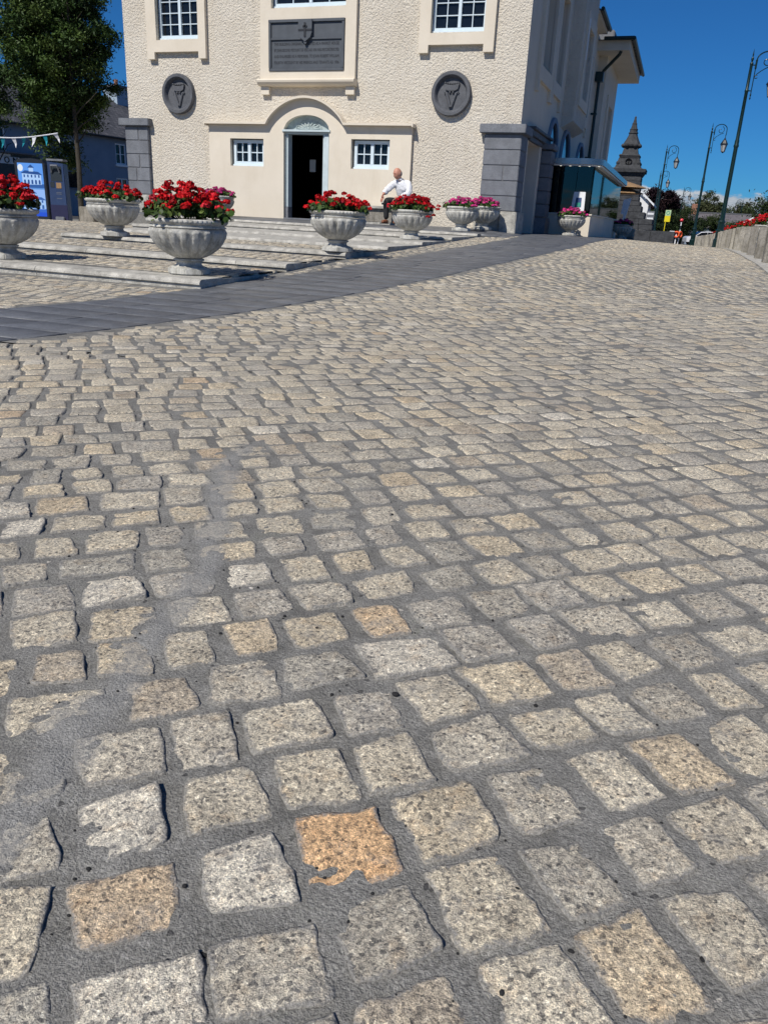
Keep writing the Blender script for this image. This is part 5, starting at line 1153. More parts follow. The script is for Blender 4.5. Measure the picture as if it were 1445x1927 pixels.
# white car, seen from its front left
car = thing('parked_car', 'white hatchback parked on the road beyond the far granite posts', 'car', (2.5, 96, G(2.2, 96)+.05), 0)
cprof = [(-1.95,.35),(-1.97,.75),(-1.75,.92),(-1.05,1.02),(-.45,1.42),(.25,1.50),(1.15,1.46),(1.75,1.05),(1.93,.95),(1.95,.4)]
mb = MB(); w = .86
vs = []; n = len(cprof)
for sx, k in ((-w, 1), (-w*.9, 0), (w*.9, 0), (w, 1)):
    for (x, z) in cprof:
        tz_ = max(0, (z-.95)/.5); yy = sx*(1-.14*tz_) if k else sx*(1-.14*tz_)
        vs.append((x*(1.0 if not k else .985), yy, z if not k else min(z, z-.02*tz_)))
fs = [tuple(range(n)), tuple(range(4*n-1, 3*n-1, -1))]
for s_ in range(3):
    for i in range(n): j = (i+1) % n; fs.append((s_*n+i, (s_+1)*n+i, (s_+1)*n+j, s_*n+j))
mb.add(vs, fs); obj('body', mb, M['car_paint'], car)
for sy in (-1, 1):
    mb = MB(); mb.prism([(-.98,1.02),(-.50,1.34),(.12,1.40),(.12,1.0)], 'y', sy*.80, sy*.875); obj('side_window', mb, M['pane'], car)
    mb = MB(); mb.prism([(.18,1.0),(.18,1.40),(1.05,1.37),(1.5,1.05)], 'y', sy*.80, sy*.875); obj('side_window', mb, M['pane'], car)
    for sx in (-1.2, 1.22):
        mb = MB(); mb.prism([(sx+.31*math.cos(a), .31+.31*math.sin(a)) for a in np.linspace(0, 2*math.pi, 25)[:-1]], 'y', sy*.70, sy*.885); wheel = obj('wheel', mb, M['tyre'], car)
        mb = MB(); mb.prism([(sx+.19*math.cos(a), .31+.19*math.sin(a)) for a in np.linspace(0, 2*math.pi, 17)[:-1]], 'y', sy*.70, sy*.895); obj('rim', mb, M['steel'], wheel)
mb = MB(); mb.add([(-1.10,-.70,1.03),(-1.10,.70,1.03),(-.50,.62,1.40),(-.50,-.62,1.40),(-1.12,-.70,1.05),(-1.12,.70,1.05),(-.52,.62,1.43),(-.52,-.62,1.43)], [(0,3,2,1),(4,5,6,7),(0,1,5,4),(1,2,6,5),(2,3,7,6),(3,0,4,7)]); obj('windscreen', mb, M['pane'], car)
for sy in (-.62, .62): mb = MB(); mb.ball((-1.86, sy, .76), (.1, .17, .09), 10, 6); obj('headlight', mb, M['lampglass'], car)
for o_ in (car,): o_.rotation_euler.z = .25
# ---------------------------------------------------------------- the seated man
def skin_mesh(name, chains, mats, sub=2, root=0):
    """chains: list of (points, radii); chains that start on an existing point share its vertex"""
    bm = bmesh.new(); lay = bm.verts.layers.skin.verify(); known = {}
    def vert(p, r_):
        key = tuple(round(c, 4) for c in p)
        if key in known: return known[key]
        v = bm.verts.new(p); v[lay].radius = (r_, r_) if not isinstance(r_, tuple) else r_; known[key] = v; return v
    first = None
    for pts, rs in chains:
        prev = None
        for p, r_ in zip(pts, rs):
            v = vert(p, r_)
            if first is None: first = v; v[lay].use_root = True
            if prev is not None and prev is not v and not bm.edges.get((prev, v)): bm.edges.new((prev, v))
            prev = v
    me = bpy.data.meshes.new(name+'_skeleton'); bm.to_mesh(me); bm.free()
    o = bpy.data.objects.new('tmp', me); C.objects.link(o)
    m1 = o.modifiers.new('s', 'SKIN'); m1.use_smooth_shade = True; m1.branch_smoothing = .6
    m2 = o.modifiers.new('d', 'SUBSURF'); m2.levels = sub; m2.render_levels = sub
    bpy.context.view_layer.update()
    out = bpy.data.meshes.new_from_object(o.evaluated_get(bpy.context.evaluated_depsgraph_get())); bpy.data.objects.remove(o)
    out.name = name; out.materials.clear(); out.materials.append(mats); out.polygons.foreach_set('use_smooth', [True]*len(out.polygons)); return out
man = thing('person', 'bald man in a white shirt and dark trousers sitting forward on the granite bench', 'person', (-5.98, 17.98, .575))
# local frame: x right along the wall, y into the wall, z up; he looks down to his right (left in the picture)
pel = (.03, .0, .45); sp1 = (.02, -.06, .56); sp2 = (.0, -.14, .70); chest = (-.015, -.21, .82); neck = (-.05, -.27, .93); head0 = (-.075, -.30, 1.0)
shR = (-.19, -.20, .86); elR = (-.33, -.33, .70); wrR = (-.35, -.50, .60)
shL = (.16, -.25, .85); elL = (.21, -.36, .64); wrL = (.0, -.50, .56)
hipR = (-.05, -.03, .45); kneeR = (-.31, -.38, .50); ankR = (-.30, -.36, .09)
hipL = (.12, -.06, .45); kneeL = (-.04, -.48, .49); ankL = (-.02, -.42, .09)
def mid(a, b, t_=.5, d=(0, 0, 0)): return tuple(a[i]+(b[i]-a[i])*t_+d[i] for i in range(3))
body = skin_mesh('body', [([pel, sp1, sp2, chest, neck, head0], [.10, .10, .105, .09, .052, .054]),
    ([chest, shR, mid(shR, elR), elR, mid(elR, wrR), wrR], [.09, .05, .045, .040, .036, .026]),
    ([chest, shL, mid(shL, elL), elL, mid(elL, wrL), wrL], [.09, .05, .045, .040, .036, .026]),
    ([pel, hipR, mid(hipR, kneeR), kneeR, mid(kneeR, ankR, .35), ankR], [.10, .08, .07, .052, .048, .035]),
    ([pel, hipL, mid(hipL, kneeL), kneeL, mid(kneeL, ankL, .35), ankL], [.10, .08, .07, .052, .048, .035])], M['skin'], 2)
# head, ears, nose, brow and hands joined into the same body mesh
def join_into(me, parts):
    bm = bmesh.new(); bm.from_mesh(me)
    for p in parts: bm.from_mesh(p)
    bm.to_mesh(me); bm.free(); me.polygons.foreach_set('use_smooth', [True]*len(me.polygons))
hd = MB()
bmh = bmesh.new(); bmesh.ops.create_icosphere(bmh, subdivisions=4, radius=1)
for v in bmh.verts:      # face towards -y, then turned; a skull with jaw, cheeks, brow and eye sockets
    x, y, z = v.co
    w = .083*(1-.16*max(0, -z)**1.4); d_ = .098; h = .118
    X, Y, Z = x*w, y*d_, z*h
    if z < -.25: Y += -.010*(-z-.25); X *= 1-.20*(-z-.25)
    if y < -.3:
        Y += .012*math.exp(-((abs(x)-.38)**2/.02+(z-.05)**2/.015))          # eye sockets
        Y -= .008*math.exp(-((z-.24)**2/.012))                              # brow
        Y -= .026*math.exp(-(x*x/.014+(z+.16)**2/.022))                     # nose
        Y -= .007*math.exp(-(x*x/.09+(z+.50)**2/.006)); Y += .004*math.exp(-(x*x/.10+(z+.545)**2/.0012)); Y -= .006*math.exp(-(x*x/.09+(z+.60)**2/.006))
        Y -= .010*math.exp(-(x*x/.06+(z+.85)**2/.02))
    v.co = (X, Y, Z)
hm = bpy.data.meshes.new('h'); bmh.to_mesh(hm); bmh.free()
em = MB()
for sx in (-1, 1):
    em.ball((sx*.078, .012, -.006), (.012, .020, .032), 10, 8)
em_m = em.mesh('e', M['skin'])
HR = Matrix.Translation((-.085, -.335, 1.05)) @ Matrix.Rotation(R(-40), 4, 'Z') @ Matrix.Rotation(R(20), 4, 'X')
hm.transform(HR); em_m.transform(HR)
def hand(wr, dirv, side, curl=.5):
    d = Vector(dirv).normalized(); up = Vector((0, 0, 1)); s_ = d.cross(up).normalized()*side; n_ = s_.cross(d)*side
    W_ = Vector(wr); palm = W_+d*.045; kn = W_+d*.085; ch = [([tuple(W_), tuple(palm), tuple(kn)], [.024, .030, .030])]
    parts = []
    for k, (o_, L) in enumerate(((-.030, .070), (-.010, .080), (.010, .076), (.029, .060))):
        b = kn-d*.012+s_*o_; p1 = b+d*L*.45-up*.010; p2 = p1+(d*(1-curl)-up*curl).normalized()*L*.32; p3 = p2+(d*(1-curl*1.6)-up*curl*1.6).normalized()*L*.25
        parts.append(skin_mesh('finger', [([tuple(b), tuple(p1), tuple(p2), tuple(p3)], [.0095, .009, .008, .007])], M['skin'], 1))
    b = W_+d*.03-s_*.022; parts.append(skin_mesh('thumb', [([tuple(b), tuple(b+d*.025-s_*.022), tuple(b+d*.05-s_*.026-up*.012)], [.012, .010, .008])], M['skin'], 1))
    pm_ = MB(); parts.append(skin_mesh('palm', [([tuple(W_), tuple(palm), tuple(kn-d*.008)], [(.020, .030), (.018, .040), (.016, .038)])], M['skin'], 2)); return parts
join_into(body, [hm, em_m]+hand(wrR, (-.12, -.30, -.9), 1, .35)+hand(wrL, (-.75, -.2, -.4), -1, .6))
obj('body', body, None, man)
shirt = skin_mesh('shirt', [([(.03, .0, .47), sp1, sp2, chest, mid(chest, neck, .8)], [.165, .175, .18, .165, .085]),
    ([chest, shR, mid(shR, elR), elR, mid(elR, wrR, .72)], [.165, .098, .085, .075, .055]),
    ([chest, shL, mid(shL, elL), elL, mid(elL, wrL, .72)], [.165, .098, .086, .076, .055])], M['shirt'], 2)
bm = bmesh.new(); bm.from_mesh(shirt)
for v in bm.verts:       # drape folds
    v.co += v.normal*(.006*math.sin(v.co.z*70+v.co.x*38)+.005*math.sin(v.co.y*55-v.co.z*44))
bm.to_mesh(shirt); bm.free()
obj('shirt', shirt, None, man)
hb_ = bmesh.new(); bmesh.ops.create_icosphere(hb_, subdivisions=4, radius=1)
dl = [v for v in hb_.verts if not (-.55 < v.co.z < .18 and v.co.y > -.12+.25*abs(v.co.z))]
bmesh.ops.delete(hb_, geom=dl, context='VERTS')
for v in hb_.verts: v.co = Vector((v.co.x*.087, v.co.y*.103+.001, v.co.z*.121))*(1+.012*math.sin(v.co.x*90+v.co.z*70))
hrm = bpy.data.meshes.new('hair'); hb_.to_mesh(hrm); hb_.free(); hrm.transform(HR); hrm.materials.append(varied('short_grey_hair', (.30, .27, .25), .3, 60, .9, 120, .5, .002)); hrm.polygons.foreach_set('use_smooth', [True]*len(hrm.polygons))
obj('hair', hrm, None, man)
ey = MB()
for sx in (-1, 1): ey.ball((sx*.031, -.080, .012), (.012, .008, .006), 8, 6); ey.tube([(sx*.016, -.093, .032), (sx*.032, -.092, .036), (sx*.048, -.082, .030)], .0035, 5)
ey.tube([(-.022, -.093, -.062), (0, -.098, -.060), (.022, -.093, -.062)], .003, 5)
eym = ey.mesh('eyes', M['ink']); eym.transform(HR); obj('eyes', eym, None, man)
tro = skin_mesh('trousers', [([(.03, .02, .46), hipR, mid(hipR, kneeR), kneeR, mid(kneeR, ankR, .4), mid(kneeR, ankR, 1.02)], [.128, .105, .092, .074, .070, .062]),
    ([(.03, .02, .46), hipL, mid(hipL, kneeL), kneeL, mid(kneeL, ankL, .4), mid(kneeL, ankL, 1.02)], [.128, .105, .092, .074, .070, .062])], M['trouser'], 2)
obj('trousers', tro, None, man)
for (a, dx) in ((ankR, -.35), (ankL, -.2)):
    d = Vector((dx, -1, 0)).normalized()
    mb_ = skin_mesh('shoe', [([(a[0]-d.x*.06, a[1]-d.y*.06, .045), (a[0]+d.x*.04, a[1]+d.y*.04, .05), (a[0]+d.x*.10, a[1]+d.y*.10, .038), (a[0]+d.x*.15, a[1]+d.y*.15, .034)], [.044, .048, .044, .034])], M['leather'], 2)
    sh_ = obj('shoe', mb_, None, man)
    so = MB(); so.T = Matrix.Translation((a[0]+d.x*.06, a[1]+d.y*.06, 0)) @ Matrix.Rotation(math.atan2(d.y, d.x), 4, 'Z'); so.box(-.13, .12, -.042, .042, 0, .018); obj('sole', so, M['ink'], sh_, bevel=.006)
col = MB(); col.lathe([(.070, 0), (.078, .02), (.066, .045)], 16, (-.048, -.265, .915), cap=False); obj('collar', col, M['shirt'], man, smooth='all')
cup = thing('paper_cup', 'pale paper cup standing on the bench end just below his hanging hand', 'cup', (-6.47, 17.90, .946))
mb = MB(); mb.lathe([(.028, 0), (.036, .10)], 18); obj('cup', mb, M['paper'], cup, smooth=True)
mb = MB(); mb.lathe([(.0335, .035), (.037, .075)], 18, cap=False); obj('band', mb, M['ink'], cup, smooth=True)
mb = MB(); mb.lathe([(.037, .1005), (.039, .106), (.033, .112)], 18); obj('lid', mb, M['white'], cup, smooth=True)
# ---------------------------------------------------------------- trees
def crown_mesh(name, centre, radii, nclump, nleaf, leaf, cols, seed, mat, flat=0.0, spread=.26, shape=None):
    rng = np.random.RandomState(seed)
    d = rng.normal(size=(nclump, 3)); d /= np.linalg.norm(d, axis=1, keepdims=True); rr = rng.uniform(.12, 1.0, (nclump, 1))**.55
    cc = d*rr*np.array(radii)*rng.uniform(.82, 1.12, (nclump, 1))
    if shape is not None: cc *= shape(cc[:, 2]/radii[2])[:, None]*np.array([1, 1, 0])+np.array([0, 0, 1])
    cs = rng.uniform(.6, 1.25, nclump)*spread*min(radii)
    pick = rng.randint(0, nclump, nleaf)
    P = cc[pick]+rng.normal(0, 1, (nleaf, 3))*cs[pick][:, None]*np.array([.62, .62, .42])
    N_ = rng.normal(size=(nleaf, 3))+np.array([0, 0, .9])
    V, F = quads_cloud(P+np.array(centre), N_, rng.uniform(.7, 1.3, nleaf)*leaf, .62, rng, LEAFQ)
    ccol = np.array(cols)[rng.randint(0, len(cols), nclump)]*rng.uniform(.75, 1.25, (nclump, 1))
    return np_mesh(name, V, F, mat, np.repeat(ccol[pick]*rng.uniform(.75, 1.25, (nleaf, 1)), 4, axis=0))
def limbs(mb, base, top, n, r0, spread, seed, zs=.35):
    rng = random.Random(seed); bx, by, bz = base; H = top-bz
    mb.tube([(bx, by, bz-.1), (bx+.01*H, by, bz+H*.2), (bx, by+.01*H, bz+H*.5), (bx+.02*H, by, bz+H*.75), (bx, by, top)], [r0*1.25, r0, r0*.7, r0*.4, r0*.1], 10)
    for k in range(n):
        z0 = bz+H*(zs+(.85-zs)*k/n); a = rng.uniform(0, 6.28); L = spread*rng.uniform(.6, 1.0)*(1-.5*(k/n)); r_ = r0*.42*(1-.6*k/n)
        p = [(bx, by, z0)]; 
        for q in (.35, .7, 1.0): p.append((bx+L*q*math.cos(a+.2*q), by+L*q*math.sin(a+.2*q), z0+L*q*rng.uniform(.7, 1.0)))
        mb.tube(p, [r_, r_*.7, r_*.4, r_*.15], 6)
GREEN = [(.034, .066, .014), (.05, .09, .017), (.022, .046, .011), (.07, .11, .024)]
tr = thing('broadleaf_tree', 'dense dark green tree with a slim trunk behind the information screens', 'tree', (-20.5, 24.6, .02))
mb = MB(); limbs(mb, (0, 0, 0), 9.0, 12, .085, 1.5, 3, .28); obj('trunk', mb, M['bark'], tr)
obj('crown', crown_mesh('crown', (-1.0, .5, 6.0), (1.9, 1.9, 4.2), 340, 130000, .135, GREEN, 5, M['leaf'], spread=.17, shape=lambda z: np.clip(1.08-.62*np.clip(z+.1, 0, 1)-.95*np.clip(-z-.3, 0, 1), .15, 1.1)), None, tr)
tr2 = thing('broadleaf_tree', 'second dark tree cut by the left edge of the photo', 'tree', (-28.4, 28.5, 0))
mb = MB(); limbs(mb, (0, 0, 0), 6, 8, .11, 1.8, 8, .3); obj('trunk', mb, M['bark'], tr2)
obj('crown', crown_mesh('crown', (0, 0, 5.0), (1.5, 1.5, 1.7), 80, 16000, .15, GREEN, 9, M['leaf'], spread=.2), None, tr2)
def far_tree(label, x, y, h, rx, cols, seed, base=None, n=5000, leaf=.5, name='broadleaf_tree', group='trees on the far side of the road', zc=.62, rz=.42):
    g_ = G(x, y) if base is None else base; n = int(n*1.3)
    r_ = thing(name, label, 'tree', (x, y, g_), 0, group)
    mb = MB(); limbs(mb, (0, 0, 0), h*.8, 5, h*.03, rx*.7, seed, .3); obj('trunk', mb, M['bark'], r_)
    obj('crown', crown_mesh('crown', (0, 0, h*zc), (rx, rx, h*rz), 60, n, leaf, cols, seed, M['far_leaf'], spread=.26), None, r_)
OL = [(.065, .075, .035), (.05, .065, .03), (.08, .085, .04)]
DK = [(.022, .035, .014), (.03, .048, .018), (.016, .026, .010)]
COP = [(.022, .012, .016), (.032, .018, .02), (.014, .008, .011)]
far_tree('dark copper beech standing behind the monument lamp post', -3.35, 124.5, 7.0, 2.6, COP, 21, n=20000, leaf=.45, zc=.58, rz=.40)
far_tree('round olive tree crown above the roofs, just left of the tallest pole', 6.0, 235, 11.6, 5.2, OL, 23, n=9000, leaf=.6)
far_tree('low olive tree on the skyline left of the round one', -1.0, 240, 9.2, 5, OL, 24, n=8000, leaf=.6)
far_tree('tree on the skyline behind the tallest pole', 14.5, 240, 10.0, 6, OL, 25, n=9000, leaf=.6)
far_tree('round tree on the skyline right of the tallest pole', 24.5, 235, 10.8, 5, OL, 26, n=9000, leaf=.6)
far_tree('smaller tree on the skyline beside the big dark tree', 33, 230, 9.4, 5.5, DK, 27, n=8000, leaf=.6)
far_tree('big dark green tree at the right edge above the red flowers', 9.3, 71, 5.6, 3.3, DK, 28, n=40000, leaf=.27, zc=.55, rz=.5)
far_tree('leafy tree cut by the right edge behind the big dark one', 15.0, 84, 6.5, 4.0, DK, 29, n=12000, leaf=.22, zc=.55, rz=.5)
far_tree('bushy dark tree left of the yellow sign', -2.6, 110, 4.2, 2.4, DK, 30, n=8000, leaf=.26, zc=.5, rz=.5)
far_tree('bushy green tree behind the yellow sign and crossing beacon', .2, 112, 4.5, 2.9, DK, 31, n=9000, leaf=.26, zc=.5, rz=.5)
far_tree('wide green bush behind the white car', 4.2, 114, 3.9, 2.8, [(.04, .06, .02), (.055, .08, .025), (.03, .045, .015)], 32, n=8000, leaf=.26, zc=.5, rz=.5)
far_tree('green bush right of the white car, below the roofs', 8.6, 116, 3.6, 2.6, [(.04, .06, .02), (.055, .08, .025), (.03, .045, .015)], 33, n=8000, leaf=.26, zc=.5, rz=.5)
# low cottages with old slate roofs beyond the bushes
def cottage(label, x0, x1, y, zb, ze, zr, extra=None, group='low cottages beyond the bushes'):
    r_ = thing('slate_cottage', label, 'house', ((x0+x1)/2, y, zb), 0, group)
    mb = MB(); mb.prism([(y, zb), (y, ze), (y+3, zr-.05), (y+6, ze), (y+6, zb)], 'x', x0+.1, x1-.1); obj('wall', mb, M['house_grey'], r_, W=True)
    mb = MB(); mb.add([(x0, y-.25, ze-.1), (x1, y-.25, ze-.1), (x1, y+3, zr), (x0, y+3, zr), (x0, y+6.25, ze-.1), (x1, y+6.25, ze-.1)], [(0, 1, 2, 3), (3, 2, 5, 4)]); rf = obj('roof', mb, M['roof_far'], r_, W=True)
    mb = MB(); mb.box(x0, x1, y+2.85, y+3.15, zr-.05, zr+.12); obj('ridge', mb, M['terracotta'] if extra == 'ridge' else M['limestone_dark'], rf, W=True)
    mb = MB(); mb.box(x0+.3, x0+1.2, y+2.6, y+3.5, zr-.4, zr+1.2); obj('chimney', mb, M['terracotta'] if extra else M['limestone'], rf, W=True, bevel=.05)
    return r_
cottage('long low roof with a brick chimney left of the second lamp post', .8, 9.5, 130, -.9, 1.6, 3.6, 'brick')
cottage('slate roof with a worn red ridge right of the tallest pole', 11.5, 21, 128, -.9, 1.4, 3.4, 'ridge')
bv = thing('barge_board', 'two slanting white barge boards on a grey gable right of the tallest pole', 'gable', (6.0, 88, 0))
for k, (dz) in enumerate((0, -.28)):
    mb = MB(); mb.add([(4.9, 88, 1.3+dz), (6.6, 88, 2.35+dz), (6.6, 88, 2.50+dz), (4.9, 88, 1.45+dz), (4.9, 88.1, 1.3+dz), (6.6, 88.1, 2.35+dz), (6.6, 88.1, 2.50+dz), (4.9, 88.1, 1.45+dz)], [(0,3,2,1),(4,5,6,7),(0,1,5,4),(1,2,6,5),(2,3,7,6),(3,0,4,7)]); obj('board', mb, M['white'], bv, W=True)
mb = MB(); mb.add([(4.8, 88.2, -.8), (9.5, 88.2, -.8), (9.5, 88.2, 1.8), (6.7, 88.2, 2.4), (4.8, 88.2, 1.2), (4.8, 91, -.8), (9.5, 91, -.8), (9.5, 91, 1.8), (6.7, 91, 2.4), (4.8, 91, 1.2)], [(4,3,2,1,0),(5,6,7,8,9),(0,1,6,5),(1,2,7,6),(2,3,8,7),(3,4,9,8),(4,0,5,9)]); obj('gable_wall', mb, M['limestone'], bv, W=True)
# ---------------------------------------------------------------- left hand side: terrace of houses in shade
HA = R(8); HU = Vector((math.sin(HA), math.cos(HA), 0)); HP = Vector((-39.35, 45.8, 0))
hs = thing('terraced_house', 'blue grey rendered house with white framed windows in shade behind the tree', 'house', (HP.x, HP.y, -.3), -HA)
# local frame of the house: u runs along the front (local y), local x points to the street, z is height
def HL(u, z, d): return (-d, u, z)          # relative to root, z measured from the root
K_ = 1.395
def hz(z): return (z-.7)*K_+.7+.3            # height measured in the photo at 38 m to height over the root
eave = hz(3.88)
wins = [(3.46*K_, 4.18*K_, hz(2.63), hz(3.61)), (.30*K_, .90*K_, hz(2.62), hz(3.5)), (-3.75*K_, -2.97*K_, hz(2.57), hz(3.63)), (3.4*K_, 4.2*K_, hz(1.3), hz(1.98))]
shop = [(.07*K_, .95*K_, hz(1.36), hz(2.08))]
mb = MB(); wall_holes(mb, HL, -16, 15, -.6, eave, wins+shop, .18)
mb.add([HL(15, -.6, 0), HL(15, eave, 0), HL(15, eave, 8), HL(15, -.6, 8)], [(0, 1, 2, 3)])
obj('wall', mb, M['house_grey'], hs)
def house_window(u0, u1, z0, z1, P, parent, cols=2, rows=2):
    fr = MB(); fw = .09
    def bx(mb, a, b, c, d, e, f): mb.add([P(a,c,f),P(b,c,f),P(b,d,f),P(a,d,f),P(a,c,e),P(b,c,e),P(b,d,e),P(a,d,e)], [(0,3,2,1),(4,5,6,7),(0,1,5,4),(1,2,6,5),(2,3,7,6),(3,0,4,7)])
    for (a, b, c, d) in ((u0, u0+fw, z0, z1), (u1-fw, u1, z0, z1), (u0+fw, u1-fw, z0, z0+fw), (u0+fw, u1-fw, z1-fw, z1), ((u0+u1)/2-.04, (u0+u1)/2+.04, z0+fw, z1-fw)): bx(fr, a, b, c, d, .05, .12)
    bx(fr, u0+fw, u1-fw, z0+(z1-z0)*.5-.02, z0+(z1-z0)*.5+.02, .07, .115); bx(fr, u0-.12, u1+.12, z0-.14, z0-.002, -.12, .1)
    w = obj('window', fr, M['white'], parent); pn = MB(); bx(pn, u0+.03, u1-.03, z0+.03, z1-.03, .121, .14); obj('pane', pn, M['pane'], w)
for w in wins: house_window(*w, HL, hs)
mb = MB(); a, b, c, d = shop[0]; mb.add([HL(a, c, .15), HL(b, c, .15), HL(b, d, .15), HL(a, d, .15)], [(0, 1, 2, 3)]); obj('shop_window', mb, M['pane'], hs)
mb = MB(); mb.add([HL(.07*K_-1.2, hz(1.30), -.1), HL(5.2*K_, hz(1.30), -.1), HL(5.2*K_, hz(1.35), -.1), HL(.07*K_-1.2, hz(1.35), -.1), HL(.07*K_-1.2, hz(1.30), .0), HL(5.2*K_, hz(1.30), .0), HL(5.2*K_, hz(1.35), .0), HL(.07*K_-1.2, hz(1.35), .0)], [(0,3,2,1),(4,5,6,7),(0,1,5,4),(1,2,6,5),(2,3,7,6),(3,0,4,7)]); obj('string_course', mb, M['limestone'], hs)
rz_ = hz(6.6)-.65
mb = MB(); mb.add([HL(-16, eave-.05, -.35), HL(15.2, eave-.05, -.35), HL(15.2, rz_, 4.6), HL(-16, rz_, 4.6), HL(15.2, eave, 9.5), HL(-16, eave, 9.5)], [(0, 1, 2, 3), (3, 2, 4, 5)])
mb.add([HL(15, eave, 0), HL(15, rz_-.1, 4.6), HL(15, eave, 8.6)], [(0, 1, 2)])
rf = obj('roof', mb, M['roof'], hs, uv=lambda co: (co.y, (co.z*1.5)))
mb = MB(); mb.tube([HL(-16, eave-.06, -.42), HL(15.2, eave-.06, -.42)], .08, 6); obj('gutter', mb, M['black_iron'], hs)
mb = MB(); mb.box(-.25, .35, 7.9, 8.7, 0, 0)
ch = MB(); ch.add([HL(9.2, rz_-1.6, 3.9), HL(11.0, rz_-1.6, 3.9), HL(11.0, rz_+.75, 3.9), HL(9.2, rz_+.75, 3.9), HL(9.2, rz_-1.6, 5.3), HL(11.0, rz_-1.6, 5.3), HL(11.0, rz_+.75, 5.3), HL(9.2, rz_+.75, 5.3)], [(0,3,2,1),(4,5,6,7),(0,1,5,4),(1,2,6,5),(2,3,7,6),(3,0,4,7)])
cho = obj('chimney', ch, varied('pale_blue_render', (.34, .42, .5), .08), rf)
mb = MB(); c_ = HL(9.9, 0, 4.6); mb.lathe([(.20, rz_+.75), (.16, rz_+.85), (.15, rz_+1.3), (.18, rz_+1.35), (.13, rz_+1.37)], 12, (c_[0], c_[1], 0)); obj('chimney_pot', mb, M['terracotta'], cho)
mb = MB(); mb.add([HL(9.05, rz_+.75, 3.7), HL(11.15, rz_+.75, 3.7), HL(11.15, rz_+.89, 3.7), HL(9.05, rz_+.89, 3.7), HL(9.05, rz_+.75, 5.5), HL(11.15, rz_+.75, 5.5), HL(11.15, rz_+.89, 5.5), HL(9.05, rz_+.89, 5.5)], [(0,3,2,1),(4,5,6,7),(0,1,5,4),(1,2,6,5),(2,3,7,6),(3,0,4,7)]); obj('chimney_cap', mb, M['limestone'], rf)
# shop front with sign at the left edge
mb = MB(); u0, u1 = -4.9*K_, -1.3*K_
def hb(mb, a, b, c, d, e, f): return mb.add([HL(a,c,f),HL(b,c,f),HL(b,d,f),HL(a,d,f),HL(a,c,e),HL(b,c,e),HL(b,d,e),HL(a,d,e)], [(0,3,2,1),(4,5,6,7),(0,1,5,4),(1,2,6,5),(2,3,7,6),(3,0,4,7)])
hb(mb, u0, u1, hz(.3), hz(2.55), -.10, -.002); sf = obj('shop_front', mb, M['kiosk_dark'], hs)
mb = MB(); hb(mb, u0+.2, -2.45*K_, hz(2.17), hz(2.46), -.14, -.102); obj('sign_board', mb, M['white'], sf)
mb = MB(); hb(mb, u0, u1, hz(2.60), hz(2.66), -.6, -.002); obj('canopy_edge', mb, M['limestone'], sf)
for s_, u in (('O', -3.12), ('N', -2.68)):
    lt = text_mesh(s_, .50, 'sign_letter', M['ink'], sf, (0, 0, 0), rot=(math.pi/2, 0, math.pi/2), W=False, extrude=.02)
    for v in lt.data.vertices: v.co += Vector((.17, u*K_, hz(2.31)))
wl_ = MB(); u = -.62*K_; hb(wl_, u-.28, u+.28, hz(2.72), hz(3.0), -.45, -.1); obj('wall_lantern', wl_, M['black_iron'], hs)
# bunting
bt = thing('bunting', 'string of teal and white pennants tied to the tree trunk', 'bunting', (-19.8, 22.9, 2.8))
def bpos(t_): # left end off frame, right end at the trunk
    a = Vector((-23.4, 21.7, 2.85)); b = Vector((-19.76, 22.93, 2.80)); p = a.lerp(b, t_); p.z -= .24*math.sin(math.pi*t_); return p
mb = MB(); mb.tube([tuple(bpos(k/24)) for k in range(25)], .018, 5); obj('cord', mb, M['white_cloth'], bt, W=True)
rr = random.Random(3)
for k in range(11):
    p = bpos((k+.5)/11); q = bpos((k+.5)/11+.040); sw = rr.uniform(-.18, .2); tw = rr.uniform(-.1, .1); L_ = rr.uniform(.24, .34)
    m_ = p.lerp(q, .5); tip = Vector((m_.x+sw, m_.y+tw, m_.z-L_))
    mb = MB(); mb.add([tuple(p), tuple(q), tuple(p.lerp(tip, .55)+Vector((.0, .04, 0))), tuple(q.lerp(tip, .55)+Vector((0, .04, 0))), tuple(tip)], [(0, 1, 3, 2), (2, 3, 4)]); obj('pennant', mb, M['teal_cloth'] if k % 2 else M['white_cloth'], bt, W=True)
